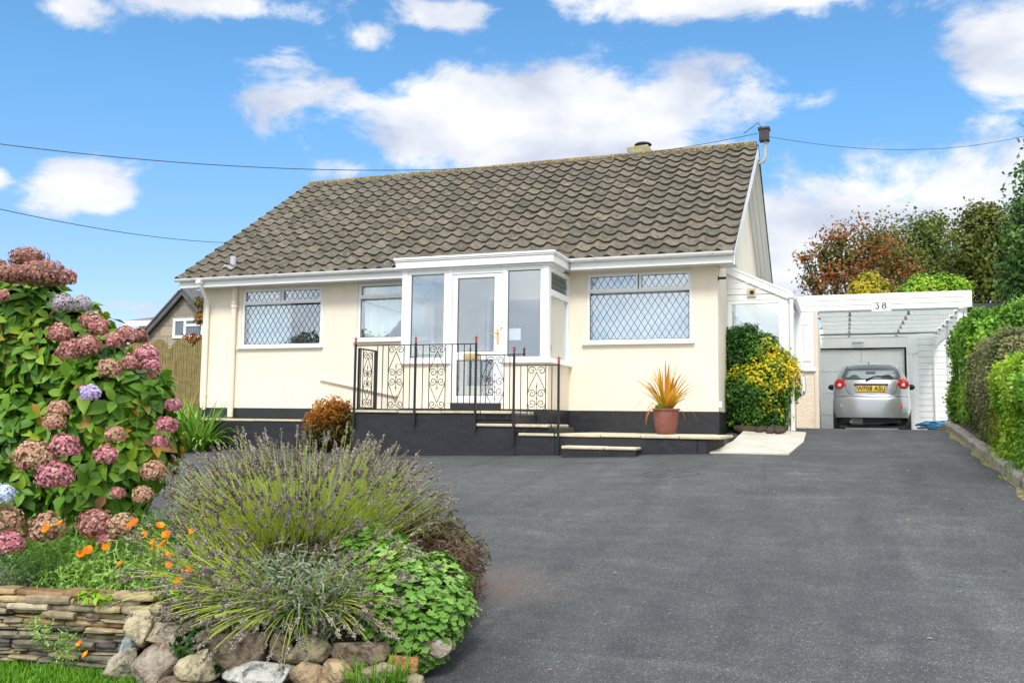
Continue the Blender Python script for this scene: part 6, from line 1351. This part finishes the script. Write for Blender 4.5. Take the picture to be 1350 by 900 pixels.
# reddish heather at the outer corner
h0 = bedp(608, 5.5); ht = thing('heather_plant', 'brownish red heather at the outer edge of bed', 'plant', h0)
leaf_shell([(*bedp(588, 5.45)[:2], .52, .20, .26, .24), (*bedp(590, 5.9)[:2], .58, .26, .3, .26), (*bedp(560, 6.2)[:2], .66, .3, .3, .30), (*bedp(592, 5.2)[:2], .46, .12, .16, .18)], 3600, .07, 'foliage', ht, 'hea', depth=.6, tmpl=NEEDLE, wild=1.3)
h1 = bedp(520, 6.3); ht = thing('heather_plant', 'wispy bronze tufts behind the tall lavender', 'plant', h1)
leaf_shell([(*bedp(520, 6.3)[:2], .70, .36, .3, .28), (*bedp(470, 6.5)[:2], .72, .36, .3, .26), (*bedp(550, 6.0)[:2], .66, .2, .2, .24)], 2800, .08, 'foliage', ht, 'hea', depth=.8, tmpl=NEEDLE, wild=1.4)
M['eup'] = leafmat('lime_green_leaves', [(0, (.10, .20, .02)), (.5, (.26, .42, .03)), (1, (.46, .58, .08))])
h2 = bedp(285, 6.4); ht = thing('euphorbia_plant', 'lime green leafy mound left of the tall lavender', 'plant', h2)
leaf_shell([(*bedp(285, 6.3)[:2], .68, .34, .3, .26), (*bedp(265, 6.0)[:2], .62, .3, .3, .24)], 2600, .055, 'foliage', ht, 'eup', depth=.4)
# poppy mat
M['pop'] = leafmat('feathery_green_leaves', [(0, (.10, .22, .04)), (.5, (.26, .48, .08)), (1, (.50, .68, .22))])
M['orange'] = leafmat('orange_petals', [(0, (.80, .16, .01)), (.6, (.95, .26, .01)), (1, (.95, .42, .02))], rough=.5, trans=.3)
FEA = ([(-.03, 0, 0), (.03, 0, 0), (.025, .5, .06), (.16, .75, .05), (.02, .7, .08), (0, 1, .02), (-.02, .7, .08), (-.15, .8, .05), (-.025, .5, .06)], [(0, 1, 2, 8), (2, 3, 4, 8), (8, 4, 5, 6), (8, 6, 7, 7)])
FEA = (FEA[0], [(0, 1, 2), (0, 2, 8), (2, 3, 4), (8, 2, 4), (8, 4, 6), (4, 5, 6), (8, 6, 7)])
def poppy(label, sph, n, heads, ccol='pop', size=.085):
    b0 = Vector((sph[0][0], sph[0][1], bedtop(sph[0][0], sph[0][1]))); t = thing('poppy_plant', label, 'plant', b0)
    leaf_shell(sph, n, size, 'foliage', t, ccol, depth=.8, tmpl=FEA, wild=1.2, up=.2, cs=3.5)
    for (px, py, D, r) in heads:
        c = at(px, py, D=D); k = 5; PP, YY, NN = [], [], []; R = r*D/FPX; tlt = Vector((random.uniform(-.5, .5), random.uniform(-1.3, -.3), .7)).normalized(); a = tlt.orthogonal().normalized(); q = tlt.cross(a)
        for i in range(k): th = i*2*math.pi/k; PP.append(c); YY.append(a*math.cos(th)+q*math.sin(th)+tlt*.55); NN.append(tlt-(a*math.cos(th)+q*math.sin(th))*.6)
        f = inst('flower', t, 'orange', np.array(PP), frames(np.array(YY), np.array(NN)), np.full(k, R*1.05), [(0, 0, 0), (.35, .4, .05), (.52, .8, .1), (.25, 1.05, .08), (-.25, 1.05, .08), (-.52, .8, .1), (-.35, .4, .05)], [(0, 1, 2, 3, 4, 5, 6)], rng.random(k))
        s = MB(); s.tube([c-Vector((0, 0, R*.1)), c+Vector((random.uniform(-.02, .02), 0, -.14)), c+Vector((random.uniform(-.04, .04), .02, -.24))], .002, 4); s.build('flower_stalk', 'lavst', f)
poppy('feathery green poppy mat with orange blooms above slate wall', [(*bedp(95, 5.55)[:2], .50, .42, .3, .28), (*bedp(150, 5.5)[:2], .54, .34, .3, .28), (*bedp(190, 5.8)[:2], .60, .36, .4, .28), (*bedp(120, 6.0)[:2], .66, .45, .4, .30), (*bedp(50, 5.9)[:2], .58, .4, .3, .24)], 14000,
      [(121, 709, 5.4, 6), (107, 731, 5.3, 6), (117, 726, 5.3, 7), (141, 721, 5.35, 6), (160, 744, 5.3, 6), (63, 697, 5.2, 7), (80, 691, 5.2, 6), (177, 692, 5.3, 9)])
poppy('poppies mixed with lavender tips and orange yellow blooms', [(*bedp(235, 5.45)[:2], .52, .30, .3, .24), (*bedp(225, 5.9)[:2], .60, .34, .3, .26), (*bedp(262, 5.2)[:2], .48, .26, .2, .2)], 5200, [(190, 706, 5.2, 6), (211, 694, 5.2, 6), (219, 705, 5.2, 6), (217, 719, 5.15, 9), (220, 733, 5.15, 6), (247, 755, 4.9, 8), (236, 768, 4.85, 7), (253, 701, 5.2, 5), (205, 722, 5.2, 6), (223, 745, 5.1, 5), (203, 714, 5.2, 5)])
poppy('greyish green weedy tuft at far left of bed', [(*bedp(0, 5.5)[:2], .46, .34, .25, .20), (*bedp(-70, 5.6)[:2], .5, .4, .3, .22), (*bedp(40, 5.45)[:2], .46, .26, .2, .16)], 3600, [], 'lavlf', .07)
poppy('small plant rooted in the slate wall with two orange blooms', [(*at(85, 800, D=5.06)[:2], .25, .16, .06, .10), (*at(50, 800, D=5.08)[:2], .33, .12, .05, .08)], 260, [(106, 849, 4.98, 5.5), (114, 863, 4.98, 5.5)], size=.05)
t = thing('weed_plant', 'small bright broad leaved weed on top of slate wall', 'plant', at(125, 785, D=5.1)); c = at(125, 784, D=5.08); leaf_shell([(c.x, c.y, c.z, .10, .06, .03)], 60, .055, 'foliage', t, 'hg_light', tmpl=BIG, up=1)
t = thing('grass_tuft', 'bright green grass tuft at the base of boulders', 'plant', at(500, 900, D=4.5)); g = at(500, 902, D=4.46); blades('foliage', t, 'grassb', g, 260, .16, .006, spread=.8, r0=.12)
c = at(252, 850, D=4.75); t = thing('ivy_plant', 'dark leafy sprig between the boulders under the lavender', 'plant', c); leaf_shell([(c.x, c.y, c.z+.02, .12, .06, .09), (*at(285, 862, D=4.72),  .09, .05, .07)], 240, .05, 'foliage', t, 'lf_deep')
